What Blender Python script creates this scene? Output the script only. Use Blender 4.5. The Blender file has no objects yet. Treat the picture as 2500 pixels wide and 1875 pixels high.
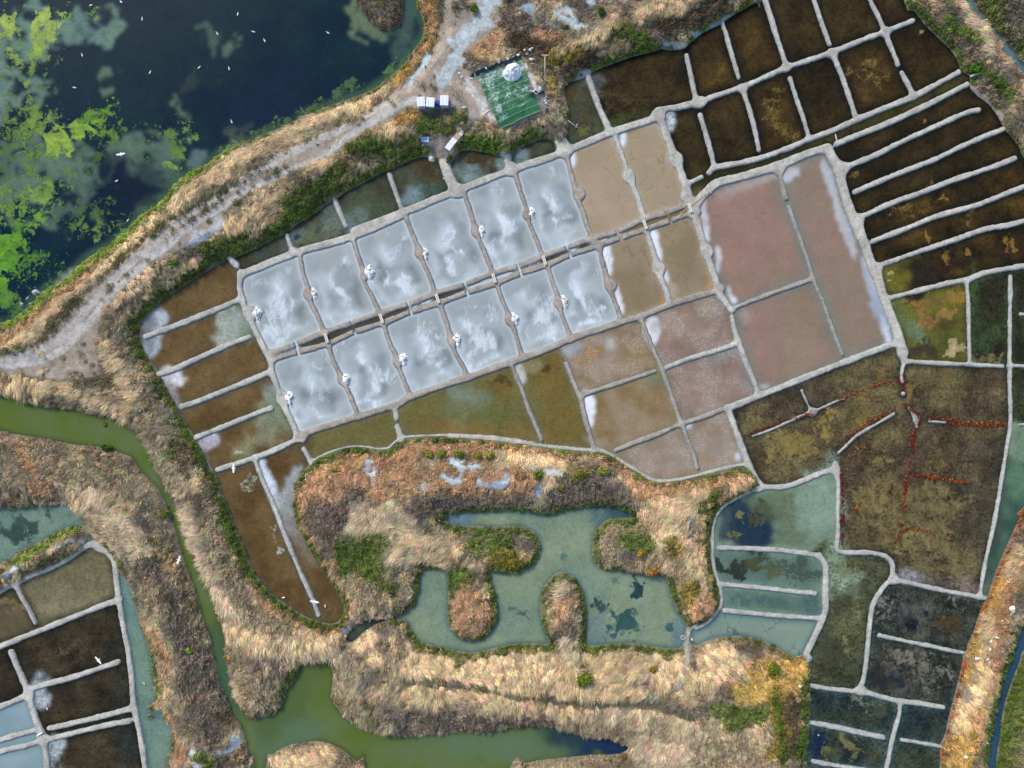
import bpy, bmesh, math, random
import numpy as np
from mathutils import Vector, Matrix, Euler

random.seed(7)
rng = np.random.default_rng(11)
scene = bpy.context.scene
COL = scene.collection
R = math.radians

# ------------------------------------------------------------------ camera, sky, sun, exposure
S = 0.05                      # metres per map unit (map: 2500 wide, 1875 high)
CX, CY = 1250.0, 937.5
H = 83.3
cam = bpy.data.cameras.new("Camera")
cam.sensor_fit = 'HORIZONTAL'; cam.sensor_width = 36.0
cam.lens = 36.0 * H / (2500 * S)
cam.clip_start = 1.0; cam.clip_end = 2000.0
camo = bpy.data.objects.new("Camera", cam); COL.objects.link(camo)
camo.location = (0, 0, H); camo.rotation_euler = (0, 0, 0)
scene.camera = camo

world = bpy.data.worlds.new("World"); scene.world = world
world.use_nodes = True
wn = world.node_tree.nodes; wl = world.node_tree.links
sky = wn.new("ShaderNodeTexSky"); sky.sky_type = 'NISHITA'; sky.sun_disc = False
SUN_EL, SUN_AZ = R(34), R(-38)        # azimuth measured from +Y (up in the picture) towards +X
sky.sun_elevation = SUN_EL; sky.sun_rotation = SUN_AZ
sky.air_density = 1.0; sky.dust_density = 1.5; sky.ozone_density = 1.0
wl.new(sky.outputs[0], wn["Background"].inputs[0])
wn["Background"].inputs[1].default_value = 0.15

sl = bpy.data.lights.new("Sun", 'SUN'); sl.energy = 2.0; sl.angle = R(9); sl.color = (1.0, 0.94, 0.84)
so = bpy.data.objects.new("Sun", sl); COL.objects.link(so)
D = Vector((math.sin(SUN_AZ) * math.cos(SUN_EL), math.cos(SUN_AZ) * math.cos(SUN_EL), math.sin(SUN_EL)))
so.rotation_euler = D.to_track_quat('Z', 'Y').to_euler(); so.location = D * 100

vs = scene.view_settings
vs.view_transform = 'Standard'; vs.look = 'None'; vs.gamma = 1.0; vs.use_curve_mapping = False
vs.exposure = 0.62

# ------------------------------------------------------------------ helpers
def lin(c):
    c = np.asarray(c, float) / 255.0
    return np.where(c <= 0.04045, c / 12.92, ((c + 0.055) / 1.055) ** 2.4)

TILES = {'A': (0, 0, 2.765), 'B': (800, 0, 2.765), 'C': (1600, 0, 2.765), 'D': (1700, 500, 2.765),
         'E': (0, 600, 2.765), 'F': (300, 500, 2.765), 'G': (1000, 300, 2.765), 'H': (1100, 700, 2.765),
         'I': (0, 1200, 2.4575), 'J': (500, 1000, 2.765), 'K': (1000, 1200, 2.4575), 'L': (1700, 1000, 2.765),
         'M': (1700, 1275, 2.765), 'N': (2200, 0, 4.147), 'Q': (1000, 120, 5.53), 'Z': (0, 0, 0.8848),
         'O': (2200, 560, 4.147), 'P': (0, 0, 1.0)}

def T(s):
    """'A 10,20 30,40 B 5,6' -> map points."""
    out = []; t = TILES['P']
    for w in s.split():
        if w in TILES: t = TILES[w]
        else:
            x, y = w.split(','); out.append((t[0] + float(x) / t[2], t[1] + float(y) / t[2]))
    return out

def W(p, z=0.0):
    return Vector(((p[0] - CX) * S, (CY - p[1]) * S, z))

_lat = {}
def vnoise(x, y, scale, seed):
    if seed not in _lat: _lat[seed] = np.random.default_rng(seed).random((128, 128))
    L = _lat[seed]
    fx = x / scale + 1000.0; fy = y / scale + 1000.0
    ix = np.floor(fx).astype(int); iy = np.floor(fy).astype(int)
    tx = fx - ix; ty = fy - iy
    tx = tx * tx * (3 - 2 * tx); ty = ty * ty * (3 - 2 * ty)
    a = L[iy % 128, ix % 128]; b = L[iy % 128, (ix + 1) % 128]
    c = L[(iy + 1) % 128, ix % 128]; d = L[(iy + 1) % 128, (ix + 1) % 128]
    return (a * (1 - tx) + b * tx) * (1 - ty) + (c * (1 - tx) + d * tx) * ty

def fbm(x, y, scale, seed, octv=3):
    v = 0; a = 1; t = 0
    for k in range(octv):
        v = v + a * vnoise(x, y, scale / (2 ** k), seed + k * 17); t += a; a *= 0.5
    return v / t

def sstep(a, b, x):
    t = np.clip((x - a) / (b - a), 0, 1); return t * t * (3 - 2 * t)

def smooth_line(pts, n=3, closed=False):
    """Catmull-Rom resample."""
    P = [np.array(p, float) for p in pts]
    if len(P) < 3: return [tuple(p) for p in P]
    out = []; m = len(P); rngi = range(m if closed else m - 1)
    for i in rngi:
        p1 = P[i]; p2 = P[(i + 1) % m]
        p0 = P[(i - 1) % m] if closed or i > 0 else 2 * p1 - p2
        p3 = P[(i + 2) % m] if closed or i + 2 < m else 2 * p2 - p1
        for k in range(n):
            t = k / n
            out.append(tuple(0.5 * ((2 * p1) + (-p0 + p2) * t + (2 * p0 - 5 * p1 + 4 * p2 - p3) * t * t + (-p0 + 3 * p1 - 3 * p2 + p3) * t ** 3)))
    if not closed: out.append(tuple(P[-1]))
    return out

class Grid:
    def __init__(g, x0, x1, y0, y1, st):
        g.x0, g.y0, g.st = x0, y0, st
        g.xs = np.arange(x0, x1 + 0.1, st); g.ys = np.arange(y0, y1 + 0.1, st)
        g.X, g.Y = np.meshgrid(g.xs, g.ys); g.shape = g.X.shape
    def box(g, xa, xb, ya, yb):
        i0 = max(0, int((xa - g.x0) / g.st)); i1 = min(len(g.xs), int((xb - g.x0) / g.st) + 2)
        j0 = max(0, int((ya - g.y0) / g.st)); j1 = min(len(g.ys), int((yb - g.y0) / g.st) + 2)
        return slice(j0, max(j0, j1)), slice(i0, max(i0, i1))
    def dist(g, arr, pts, maxd, closed=False):
        n = len(pts)
        if n == 1: pts = [pts[0], pts[0]]; n = 2
        for i in range(n if closed else n - 1):
            (ax, ay), (bx, by) = pts[i], pts[(i + 1) % n]
            sl_ = g.box(min(ax, bx) - maxd, max(ax, bx) + maxd, min(ay, by) - maxd, max(ay, by) + maxd)
            X = g.X[sl_]; Y = g.Y[sl_]
            if X.size == 0: continue
            dx, dy = bx - ax, by - ay; L2 = dx * dx + dy * dy + 1e-9
            t = np.clip(((X - ax) * dx + (Y - ay) * dy) / L2, 0, 1)
            d = np.hypot(X - ax - t * dx, Y - ay - t * dy)
            arr[sl_] = np.minimum(arr[sl_], d)
    def inside(g, pts):
        m = np.zeros(g.shape, bool); n = len(pts)
        for i in range(n):
            (ax, ay), (bx, by) = pts[i], pts[(i + 1) % n]
            if ay == by: continue
            lo, hi = min(ay, by), max(ay, by)
            rows = np.where((g.ys >= lo) & (g.ys < hi))[0]
            if len(rows) == 0: continue
            xi = ax + (g.ys[rows] - ay) * (bx - ax) / (by - ay)
            m[rows] ^= g.xs[None, :] < xi[:, None]
        return m
    def sample(g, arr, x, y):
        fx = np.clip((x - g.x0) / g.st, 0, len(g.xs) - 1.001); fy = np.clip((y - g.y0) / g.st, 0, len(g.ys) - 1.001)
        ix = fx.astype(int); iy = fy.astype(int); tx = fx - ix; ty = fy - iy
        if arr.ndim == 3: tx = tx[..., None]; ty = ty[..., None]
        return (arr[iy, ix] * (1 - tx) + arr[iy, ix + 1] * tx) * (1 - ty) + (arr[iy + 1, ix] * (1 - tx) + arr[iy + 1, ix + 1] * tx) * ty

def blur(a, r, n=2):
    for _ in range(n):
        for ax in (0, 1):
            k = 2 * r + 1
            pad = [(0, 0)] * a.ndim; pad[ax] = (r + 1, r)
            c = np.cumsum(np.pad(a, pad, mode='edge'), axis=ax)
            n_ = a.shape[ax]
            hi = np.take(c, range(k, n_ + k), axis=ax); lo = np.take(c, range(0, n_), axis=ax)
            a = (hi - lo) / k
    return a

# ------------------------------------------------------------------ material helpers
class NB:
    def __init__(s, name):
        s.m = bpy.data.materials.new(name); s.m.use_nodes = True
        s.t = s.m.node_tree; s.n = s.t.nodes; s.l = s.t.links
        s.b = s.n["Principled BSDF"]
    def new(s, t, **kw):
        x = s.n.new(t)
        for k, v in kw.items(): setattr(x, k, v)
        return x
    def put(s, sock, v):
        if isinstance(v, bpy.types.NodeSocket): s.l.new(v, sock)
        elif v is not None:
            if sock.type == 'RGBA' and len(v) == 3: v = (*v, 1)
            sock.default_value = v
    def attr(s, name, typ='GEOMETRY', out='Color'):
        a = s.new("ShaderNodeAttribute"); a.attribute_type = typ; a.attribute_name = name
        return a.outputs[out]
    def math(s, op, a, b=None, c=None):
        x = s.new("ShaderNodeMath", operation=op)
        s.put(x.inputs[0], a); s.put(x.inputs[1], b); s.put(x.inputs[2], c)
        return x.outputs[0]
    def mix(s, f, a, b, mode='MIX'):
        x = s.new("ShaderNodeMix", data_type='RGBA', blend_type=mode)
        s.put(x.inputs[0], f); s.put(x.inputs[6], a); s.put(x.inputs[7], b)
        return x.outputs[2]
    def mulc(s, col, f):
        x = s.new("ShaderNodeVectorMath", operation='SCALE'); s.put(x.inputs[0], col); s.put(x.inputs[3], f)
        return x.outputs[0]
    def noise(s, scale, det=3, rough=0.55, vec=None, dist=0.0, out=0):
        x = s.new("ShaderNodeTexNoise"); x.inputs['Scale'].default_value = scale
        x.inputs['Detail'].default_value = det; x.inputs['Roughness'].default_value = rough
        x.inputs['Distortion'].default_value = dist
        if vec is not None: s.l.new(vec, x.inputs['Vector'])
        return x.outputs[out]
    def pos(s):
        return s.new("ShaderNodeNewGeometry").outputs['Position']
    def mapr(s, v, a, b, c=0.0, d=1.0, smooth=True):
        x = s.new("ShaderNodeMapRange"); x.interpolation_type = 'SMOOTHSTEP' if smooth else 'LINEAR'
        s.put(x.inputs[0], v); s.put(x.inputs[1], a); s.put(x.inputs[2], b); s.put(x.inputs[3], c); s.put(x.inputs[4], d)
        return x.outputs[0]
    def bump(s, hgt, strength=0.5, dist=0.05):
        x = s.new("ShaderNodeBump"); x.inputs['Strength'].default_value = strength; x.inputs['Distance'].default_value = dist
        s.l.new(hgt, x.inputs['Height']); s.l.new(x.outputs[0], s.b.inputs['Normal'])
    def fin(s, col, rough=0.8, spec=0.3):
        s.put(s.b.inputs['Base Color'], col); s.put(s.b.inputs['Roughness'], rough)
        s.put(s.b.inputs['Specular IOR Level'], spec)
        return s.m

def plain(name, rgb, rough=0.6, var=0.25, scale=6.0, spec=0.3, bump=0.0):
    b = NB(name)
    n = b.noise(scale, 4, vec=b.new("ShaderNodeTexCoord").outputs['Object'])
    c = b.mulc(tuple(lin(rgb)), b.math('MULTIPLY_ADD', n, var * 2, 1 - var))
    if bump: b.bump(n, bump, 0.03)
    return b.fin(c, rough, spec)

# water / pond floor: colours come from per-vertex maps of algae, mud and salt, fine structure from noise
def mat_pond():
    b = NB("pond")
    P = b.pos()
    col = b.attr('col'); alg = b.attr('alg', out='Fac'); acol = b.attr('acol')
    par = b.new("ShaderNodeSeparateXYZ"); b.l.new(b.attr('par', out='Vector'), par.inputs[0])   # variance, crackle, salt streak
    nf = b.noise(2.9, 5, 0.78, P); nm = b.noise(0.9, 6, 0.7, P, 0.6); nl = b.noise(0.35, 4, 0.6, P)
    # speckled mats
    spk = b.math('ADD', b.math('MULTIPLY', b.math('SUBTRACT', nf, 0.5), 5.5), b.math('MULTIPLY', b.math('SUBTRACT', nm, 0.5), 3.2))
    f = b.math('MULTIPLY_ADD', spk, par.outputs[0], 1.0)
    f = b.math('MULTIPLY', f, b.math('MULTIPLY_ADD', b.math('MULTIPLY', b.math('SUBTRACT', nl, 0.5), 3.0), par.outputs[0], 1.0))
    c = b.mulc(col, b.math('MAXIMUM', f, 0.25))
    # patches of algae with ragged edges
    a = b.math('ADD', alg, b.math('ADD', b.math('MULTIPLY', b.math('SUBTRACT', nm, 0.5), 1.7), b.math('MULTIPLY', b.math('SUBTRACT', nf, 0.5), 0.9)))
    wet = b.attr('wet', out='Fac')
    fac = b.math('MULTIPLY', b.mapr(a, b.math('MULTIPLY_ADD', wet, .14, .28), b.math('MULTIPLY_ADD', wet, -.20, .78)), b.mapr(alg, 0.0, 0.15))
    ac = b.mulc(acol, b.math('MAXIMUM', b.math('ADD', b.math('MULTIPLY_ADD', b.math('SUBTRACT', nf, 0.5), 1.6, 1.0), b.math('MULTIPLY', b.math('SUBTRACT', nm, 0.5), 2.4)), 0.18))
    c = b.mix(fac, c, ac)
    # polygonal salt crackle
    v = b.new("ShaderNodeTexVoronoi", feature='DISTANCE_TO_EDGE'); v.inputs['Scale'].default_value = 4.2
    b.l.new(P, v.inputs['Vector'])
    ck = b.math('MULTIPLY', b.mapr(v.outputs['Distance'], 0.16, 0.0), b.math('MAXIMUM', par.outputs[1], 0.0))
    ck = b.math('MULTIPLY', ck, b.mapr(nl, 0.38, 0.62))
    c = b.mix(b.math('MULTIPLY', ck, 0.5), c, (0.52, 0.46, 0.42))
    # thin dark cracks
    v2 = b.new("ShaderNodeTexVoronoi", feature='DISTANCE_TO_EDGE'); v2.inputs['Scale'].default_value = 0.42
    wp = b.new("ShaderNodeVectorMath", operation='MULTIPLY_ADD'); b.l.new(b.noise(1.1, 4, 0.6, P, out=1), wp.inputs[0]); wp.inputs[1].default_value = (1.6, 1.6, 0); b.l.new(P, wp.inputs[2])
    b.l.new(wp.outputs[0], v2.inputs['Vector'])
    cr = b.math('MULTIPLY', b.mapr(v2.outputs['Distance'], 0.035, 0.0), b.math('MAXIMUM', b.math('MULTIPLY', par.outputs[1], -1.0), 0.0))
    cr = b.math('MULTIPLY', cr, b.mapr(nl, 0.42, 0.6))
    c = b.mulc(c, b.math('MULTIPLY_ADD', cr, -0.8, 1.0))
    # salt, feathery
    mp = b.new("ShaderNodeMapping"); mp.inputs['Rotation'].default_value = (0, 0, R(28)); mp.inputs['Scale'].default_value = (2.6, 0.7, 1)
    wv = b.new("ShaderNodeVectorMath", operation='MULTIPLY_ADD')
    b.l.new(b.noise(0.5, 2, 0.5, P, out=1), wv.inputs[0]); wv.inputs[1].default_value = (2.6, 2.6, 0); b.l.new(P, wv.inputs[2])
    b.l.new(wv.outputs[0], mp.inputs['Vector'])
    ns = b.noise(1.5, 6, 0.68, mp.outputs[0], 0.6)
    sf = b.math('MULTIPLY', b.mapr(b.math('ADD', par.outputs[2], b.math('MULTIPLY', b.math('SUBTRACT', ns, 0.5), 2.4)), 0.30, 1.25), b.mapr(par.outputs[2], 0.02, 0.45))
    c = b.mix(b.math('MULTIPLY', sf, 0.62), c, (0.72, 0.77, 0.82))
    b.bump(nf, 0.08, 0.02)
    return b.fin(c, b.math('MULTIPLY_ADD', wet, -0.55, 0.75), b.math('MULTIPLY_ADD', wet, 0.06, 0.05))

def mat_clay():
    b = NB("clay")
    P = b.pos(); nf = b.noise(4.2, 5, 0.75, P); nm = b.noise(1.1, 4, 0.65, P)
    col = b.attr('col')
    f = b.math('ADD', 1.0, b.math('ADD', b.math('MULTIPLY', b.math('SUBTRACT', nf, 0.5), 1.5), b.math('MULTIPLY', b.math('SUBTRACT', nm, 0.5), 1.0)))
    b.bump(nf, 0.4, 0.04)
    return b.fin(b.mulc(col, f), 0.9, 0.15)

def mat_ground():
    b = NB("ground")
    P = b.pos(); nf = b.noise(3.2, 6, 0.78, P); nm = b.noise(0.7, 5, 0.65, P)
    col = b.attr('col')
    f = b.math('ADD', 1.0, b.math('ADD', b.math('MULTIPLY', b.math('SUBTRACT', nf, 0.5), 2.0), b.math('MULTIPLY', b.math('SUBTRACT', nm, 0.5), 1.3)))
    b.bump(nf, 0.6, 0.08)
    return b.fin(b.mulc(col, b.math('MAXIMUM', f, 0.3)), 0.95, 0.08)

def mat_leaf(name, inst=True):
    b = NB(name)
    if inst: c = b.attr('gcol', 'INSTANCER')
    else: c = b.attr('col')
    n = b.new("ShaderNodeNewGeometry").outputs['Random Per Island']
    c = b.mulc(c, b.math('MULTIPLY_ADD', n, 0.6, 0.7))
    m = b.fin(c, 0.75, 0.12)
    return m

M_POND, M_CLAY, M_GROUND = mat_pond(), mat_clay(), mat_ground()
M_INST, M_LEAF = mat_leaf("grass_blades"), mat_leaf("leaves", False)

def grid_mesh(name, X, Y, Z, cells, attrs, mat):
    """mesh from grid cells (bool array of cells) keeping only used vertices"""
    nj, ni = X.shape
    jj, ii = np.where(cells)
    if len(jj) == 0: return None
    a = jj * ni + ii
    quads = np.stack([a + ni, a + ni + 1, a + 1, a], 1)      # y points down in the map: keeps normals up
    used, inv = np.unique(quads, return_inverse=True)
    q = inv.reshape(quads.shape)
    co = np.stack([(X.ravel()[used] - CX) * S, (CY - Y.ravel()[used]) * S, Z.ravel()[used]], 1)
    me = bpy.data.meshes.new(name)
    me.vertices.add(len(co)); me.vertices.foreach_set("co", co.ravel())
    me.loops.add(q.size); me.loops.foreach_set("vertex_index", q.ravel().astype(np.int32))
    me.polygons.add(len(q)); me.polygons.foreach_set("loop_start", np.arange(0, q.size, 4, dtype=np.int32))
    me.polygons.foreach_set("loop_total", np.full(len(q), 4, np.int32))
    me.polygons.foreach_set("use_smooth", np.ones(len(q), bool))
    me.update()
    for k, v in attrs.items():
        if v.ndim == 3:
            d = v.reshape(-1, 3)[used]
            if k == 'par':
                at = me.attributes.new(k, 'FLOAT_VECTOR', 'POINT'); at.data.foreach_set("vector", d.ravel().astype(np.float32))
            else:
                at = me.attributes.new(k, 'FLOAT_COLOR', 'POINT')
                at.data.foreach_set("color", np.c_[d, np.ones(len(d))].ravel().astype(np.float32))
        else:
            at = me.attributes.new(k, 'FLOAT', 'POINT'); at.data.foreach_set("value", v.ravel()[used].astype(np.float32))
    me.materials.append(mat)
    o = bpy.data.objects.new(name, me); COL.objects.link(o)
    return o

# ------------------------------------------------------------------ the plan: basins (everything that holds water)
MG = 240
G3 = Grid(-MG, 2500 + MG, -MG, 1875 + MG, 3)
lagoon = T("P -260,800 E 0,520 150,450 230,380 300,310 420,240 520,150 600,80 A 760,1640 880,1540 950,1450 1080,1370 1200,1230 1290,1160 1400,1110 1470,1050 1560,1000 1660,960 1800,900 1900,860 2040,790 2212,720 B 200,650 330,590 430,510 520,430 580,340 640,250 650,150 610,60 600,0 P 1017,-260 -260,-260")
islet = T("B 150,-250 190,-60 225,60 290,140 330,190 420,205 480,170 505,100 500,-60 440,-250")
canal = T("P -260,960 E 0,1010 130,1050 280,1080 450,1100 600,1130 740,1155 860,1200 940,1290 1000,1380 1040,1480 1090,1570 I 1010,0 1040,40 1080,110 1110,190 1120,270 1170,370 1200,470 1240,560 1275,650 1300,730 1330,810 1350,900 1355,980 1375,1080 1400,1200 1440,1290 1500,1355 1580,1350 1660,1310 1700,1260 1720,1190 1780,1110 1800,1040 1850,1015 1966,1010 Z 714,1432 720,1460 716,1500 730,1530 750,1555 800,1578 860,1588 K 200,1450 330,1430 480,1445 620,1415 750,1405 870,1420 980,1450 1100,1475 1210,1490 1290,1520 1310,1545 1250,1575 1100,1580 950,1595 800,1610 700,1630 600,1659 P 1150,2200 900,2200 Z 790,1659 770,1645 740,1620 700,1603 660,1603 620,1612 590,1630 575,1659 P 645,2200 600,2200 I 1525,1659 1500,1600 1490,1560 1470,1480 1440,1400 1400,1350 1380,1290 1340,1190 1310,1130 1300,1060 1275,950 1265,880 1230,800 1210,730 1190,660 1170,590 1130,480 1100,400 1070,290 1040,200 1020,130 985,50 960,0 E 1000,1570 930,1500 890,1430 800,1395 740,1370 600,1350 480,1340 350,1310 220,1290 60,1265 0,1250 P -260,1040")
finger_pond = T("K 215,160 280,125 450,118 600,112 730,125 830,138 960,110 1080,88 1190,88 1300,120 1345,150 1330,160 1200,165 1150,200 1110,250 1098,330 1100,400 1130,450 1190,468 1290,478 1380,495 1450,500 1490,490 1530,510 1555,560 1565,620 1585,670 1600,710 1630,750 1660,790 1655,850 1640,920 1600,942 1520,940 1430,925 1350,912 1200,915 1100,925 1055,915 1055,850 1060,740 1058,640 1030,580 990,520 930,488 880,490 830,540 800,590 785,660 785,740 805,820 835,900 830,915 740,912 630,915 540,930 400,965 330,965 200,940 90,910 40,880 10,830 J 1382,1453 1340,1420 1280,1405 1310,1390 1360,1360 1420,1310 1445,1230 1450,1150 1460,1100 1500,1070 1580,1072 1630,1100 1645,1160 1642,1280 1640,1400 1660,1480 1720,1540 1800,1562 1880,1545 1950,1480 1980,1390 1970,1280 1940,1180 1925,1110 K 490,488 580,490 640,488 700,460 750,420 780,360 775,290 740,240 680,212 600,208 480,210 350,205 250,200 222,180")
creek = T("J 955,1545 985,1490 1050,1440 1120,1412 1180,1408 1230,1410 1225,1428 1180,1438 1110,1475 1060,1512 1010,1560 975,1570")
marsh = T("E 950,520 1000,460 1070,390 1180,310 1330,215 1450,140 1540,95 F 720,370 760,355 900,295 1000,245 1100,190 1180,130 1280,70 1370,0 B 60,1340 130,1290 230,1240 340,1180 480,1120 580,1075 640,1060 690,1065 725,1090 755,1105 830,1100 845,1085 870,1040 920,1015 1000,1020 1090,1035 1160,1060 1210,1090 1235,1092 1250,1050 1280,1010 1350,975 1430,945 1490,940 1530,970 1545,1005 1605,985 1610,960 1610,930 1620,880 1625,800 1620,720 1600,640 1600,580 1630,555 1720,530 1800,480 1900,440 2050,385 2212,345 C 40,330 100,340 190,330 235,290 330,215 420,175 460,150 520,105 600,60 680,15 710,0 P 1850,-260 2165,-260 N 30,0 130,110 250,260 370,380 480,480 560,590 600,690 640,740 690,770 700,830 700,890 760,960 880,1050 980,1180 1050,1310 1130,1400 1200,1500 1244,1600 P 2580,520 2780,760 2780,1010 L 2230,640 2190,720 2150,800 2110,890 2060,1000 2020,1100 1970,1250 1940,1310 1910,1380 1870,1500 1830,1590 M 1830,860 1795,885 1800,920 1790,980 1760,1100 1730,1220 1700,1330 1680,1430 1650,1500 1645,1560 1645,1659 P 2290,2200 1960,2200 M 745,1659 735,1560 760,1420 765,1340 770,1200 755,1020 765,960 720,890 690,905 655,910 600,880 500,820 400,785 300,770 200,770 100,790 0,830 K 1690,910 1695,850 1720,800 1800,760 1850,700 1865,640 1840,540 1810,400 1800,250 1830,130 1900,70 1966,30 L 440,520 425,480 H 2070,1270 2010,1225 1950,1208 1860,1225 1700,1262 1560,1295 1420,1305 1340,1285 1260,1235 1160,1175 1080,1130 1000,1102 940,1102 850,1092 700,1078 600,1062 400,1037 200,1016 0,1007 J 2000,192 1800,181 1600,173 1500,171 1400,181 1340,192 1300,205 1280,230 1240,262 1180,268 1100,252 1000,246 900,270 800,310 735,345 700,375 690,390 640,440 610,500 598,580 598,680 620,770 660,850 720,960 780,1040 850,1140 890,1220 930,1300 940,1360 920,1410 880,1440 830,1445 740,1420 660,1385 560,1320 480,1270 420,1210 370,1150 320,1070 270,950 220,830 180,720 130,590 90,480 60,420 10,330 E 1430,1540 1400,1470 1370,1400 1330,1320 1300,1270 1250,1190 1200,1100 1160,1030 1110,930 1080,880 1055,830 1010,770 960,680 930,610 930,560")
west_pond = T("P -260,1245 I 0,105 80,108 180,90 280,82 380,75 430,90 470,140 515,185 490,205 440,205 380,225 300,270 200,320 100,375 0,425 P -260,1400")
west_marsh = T("P -260,1500 I 0,600 60,555 100,540 200,505 300,465 400,415 470,360 520,322 525,260 540,240 575,285 600,320 650,370 695,430 715,480 740,500 780,560 820,680 840,780 880,900 905,1020 920,1120 940,1220 930,1262 880,1290 880,1300 950,1305 1000,1320 960,1345 890,1330 885,1355 960,1345 1010,1370 1035,1430 1030,1520 1010,1600 1010,1659 P 420,2200 -260,2200")
east_canal = T("M 2330,520 2212,690 2170,770 2150,850 2110,960 2070,1070 2040,1170 2020,1280 2000,1400 1980,1500 1960,1659 1930,2200 2010,2200 2025,1659 2030,1560 2050,1450 2060,1340 2080,1230 2110,1130 2150,1020 2190,920 2212,860 2400,640")
north_canal = T("P 2290,-260 N 650,0 740,110 850,220 960,370 1010,500 1120,620 1210,720 1260,790 P 2700,420 2700,360 N 1244,660 1190,560 1110,480 980,350 880,220 800,100 730,0 P 2310,-260")

BAS = [('lagoon', lagoon), ('canal', canal), ('finger_pond', finger_pond), ('creek', creek), ('marsh', marsh),
       ('west_pond', west_pond), ('west_marsh', west_marsh), ('east_canal', east_canal), ('north_canal', north_canal)]
BAS = [(n, smooth_line(p, 3, True)) for n, p in BAS]
islet = smooth_line(islet, 3, True)

MAXD = 70
WX = G3.X + (fbm(G3.X, G3.Y, 26, 901) - 0.5) * 9; WY = G3.Y + (fbm(G3.X, G3.Y, 26, 955) - 0.5) * 9
basin = np.zeros(G3.shape, bool); bdist = np.full(G3.shape, float(MAXD)); EDGE = {}
for n, p in BAS:
    m = G3.inside(p); basin |= m
    e = np.full(G3.shape, float(MAXD)); G3.dist(e, p, MAXD, True)
    EDGE[n] = e; np.minimum(bdist, e, out=bdist)
m = G3.inside(islet); basin &= ~m
e = np.full(G3.shape, float(MAXD)); G3.dist(e, islet, MAXD, True); np.minimum(bdist, e, out=bdist); EDGE['islet'] = e
land_d = np.where(basin, -bdist, bdist)                       # >0 on land

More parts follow.
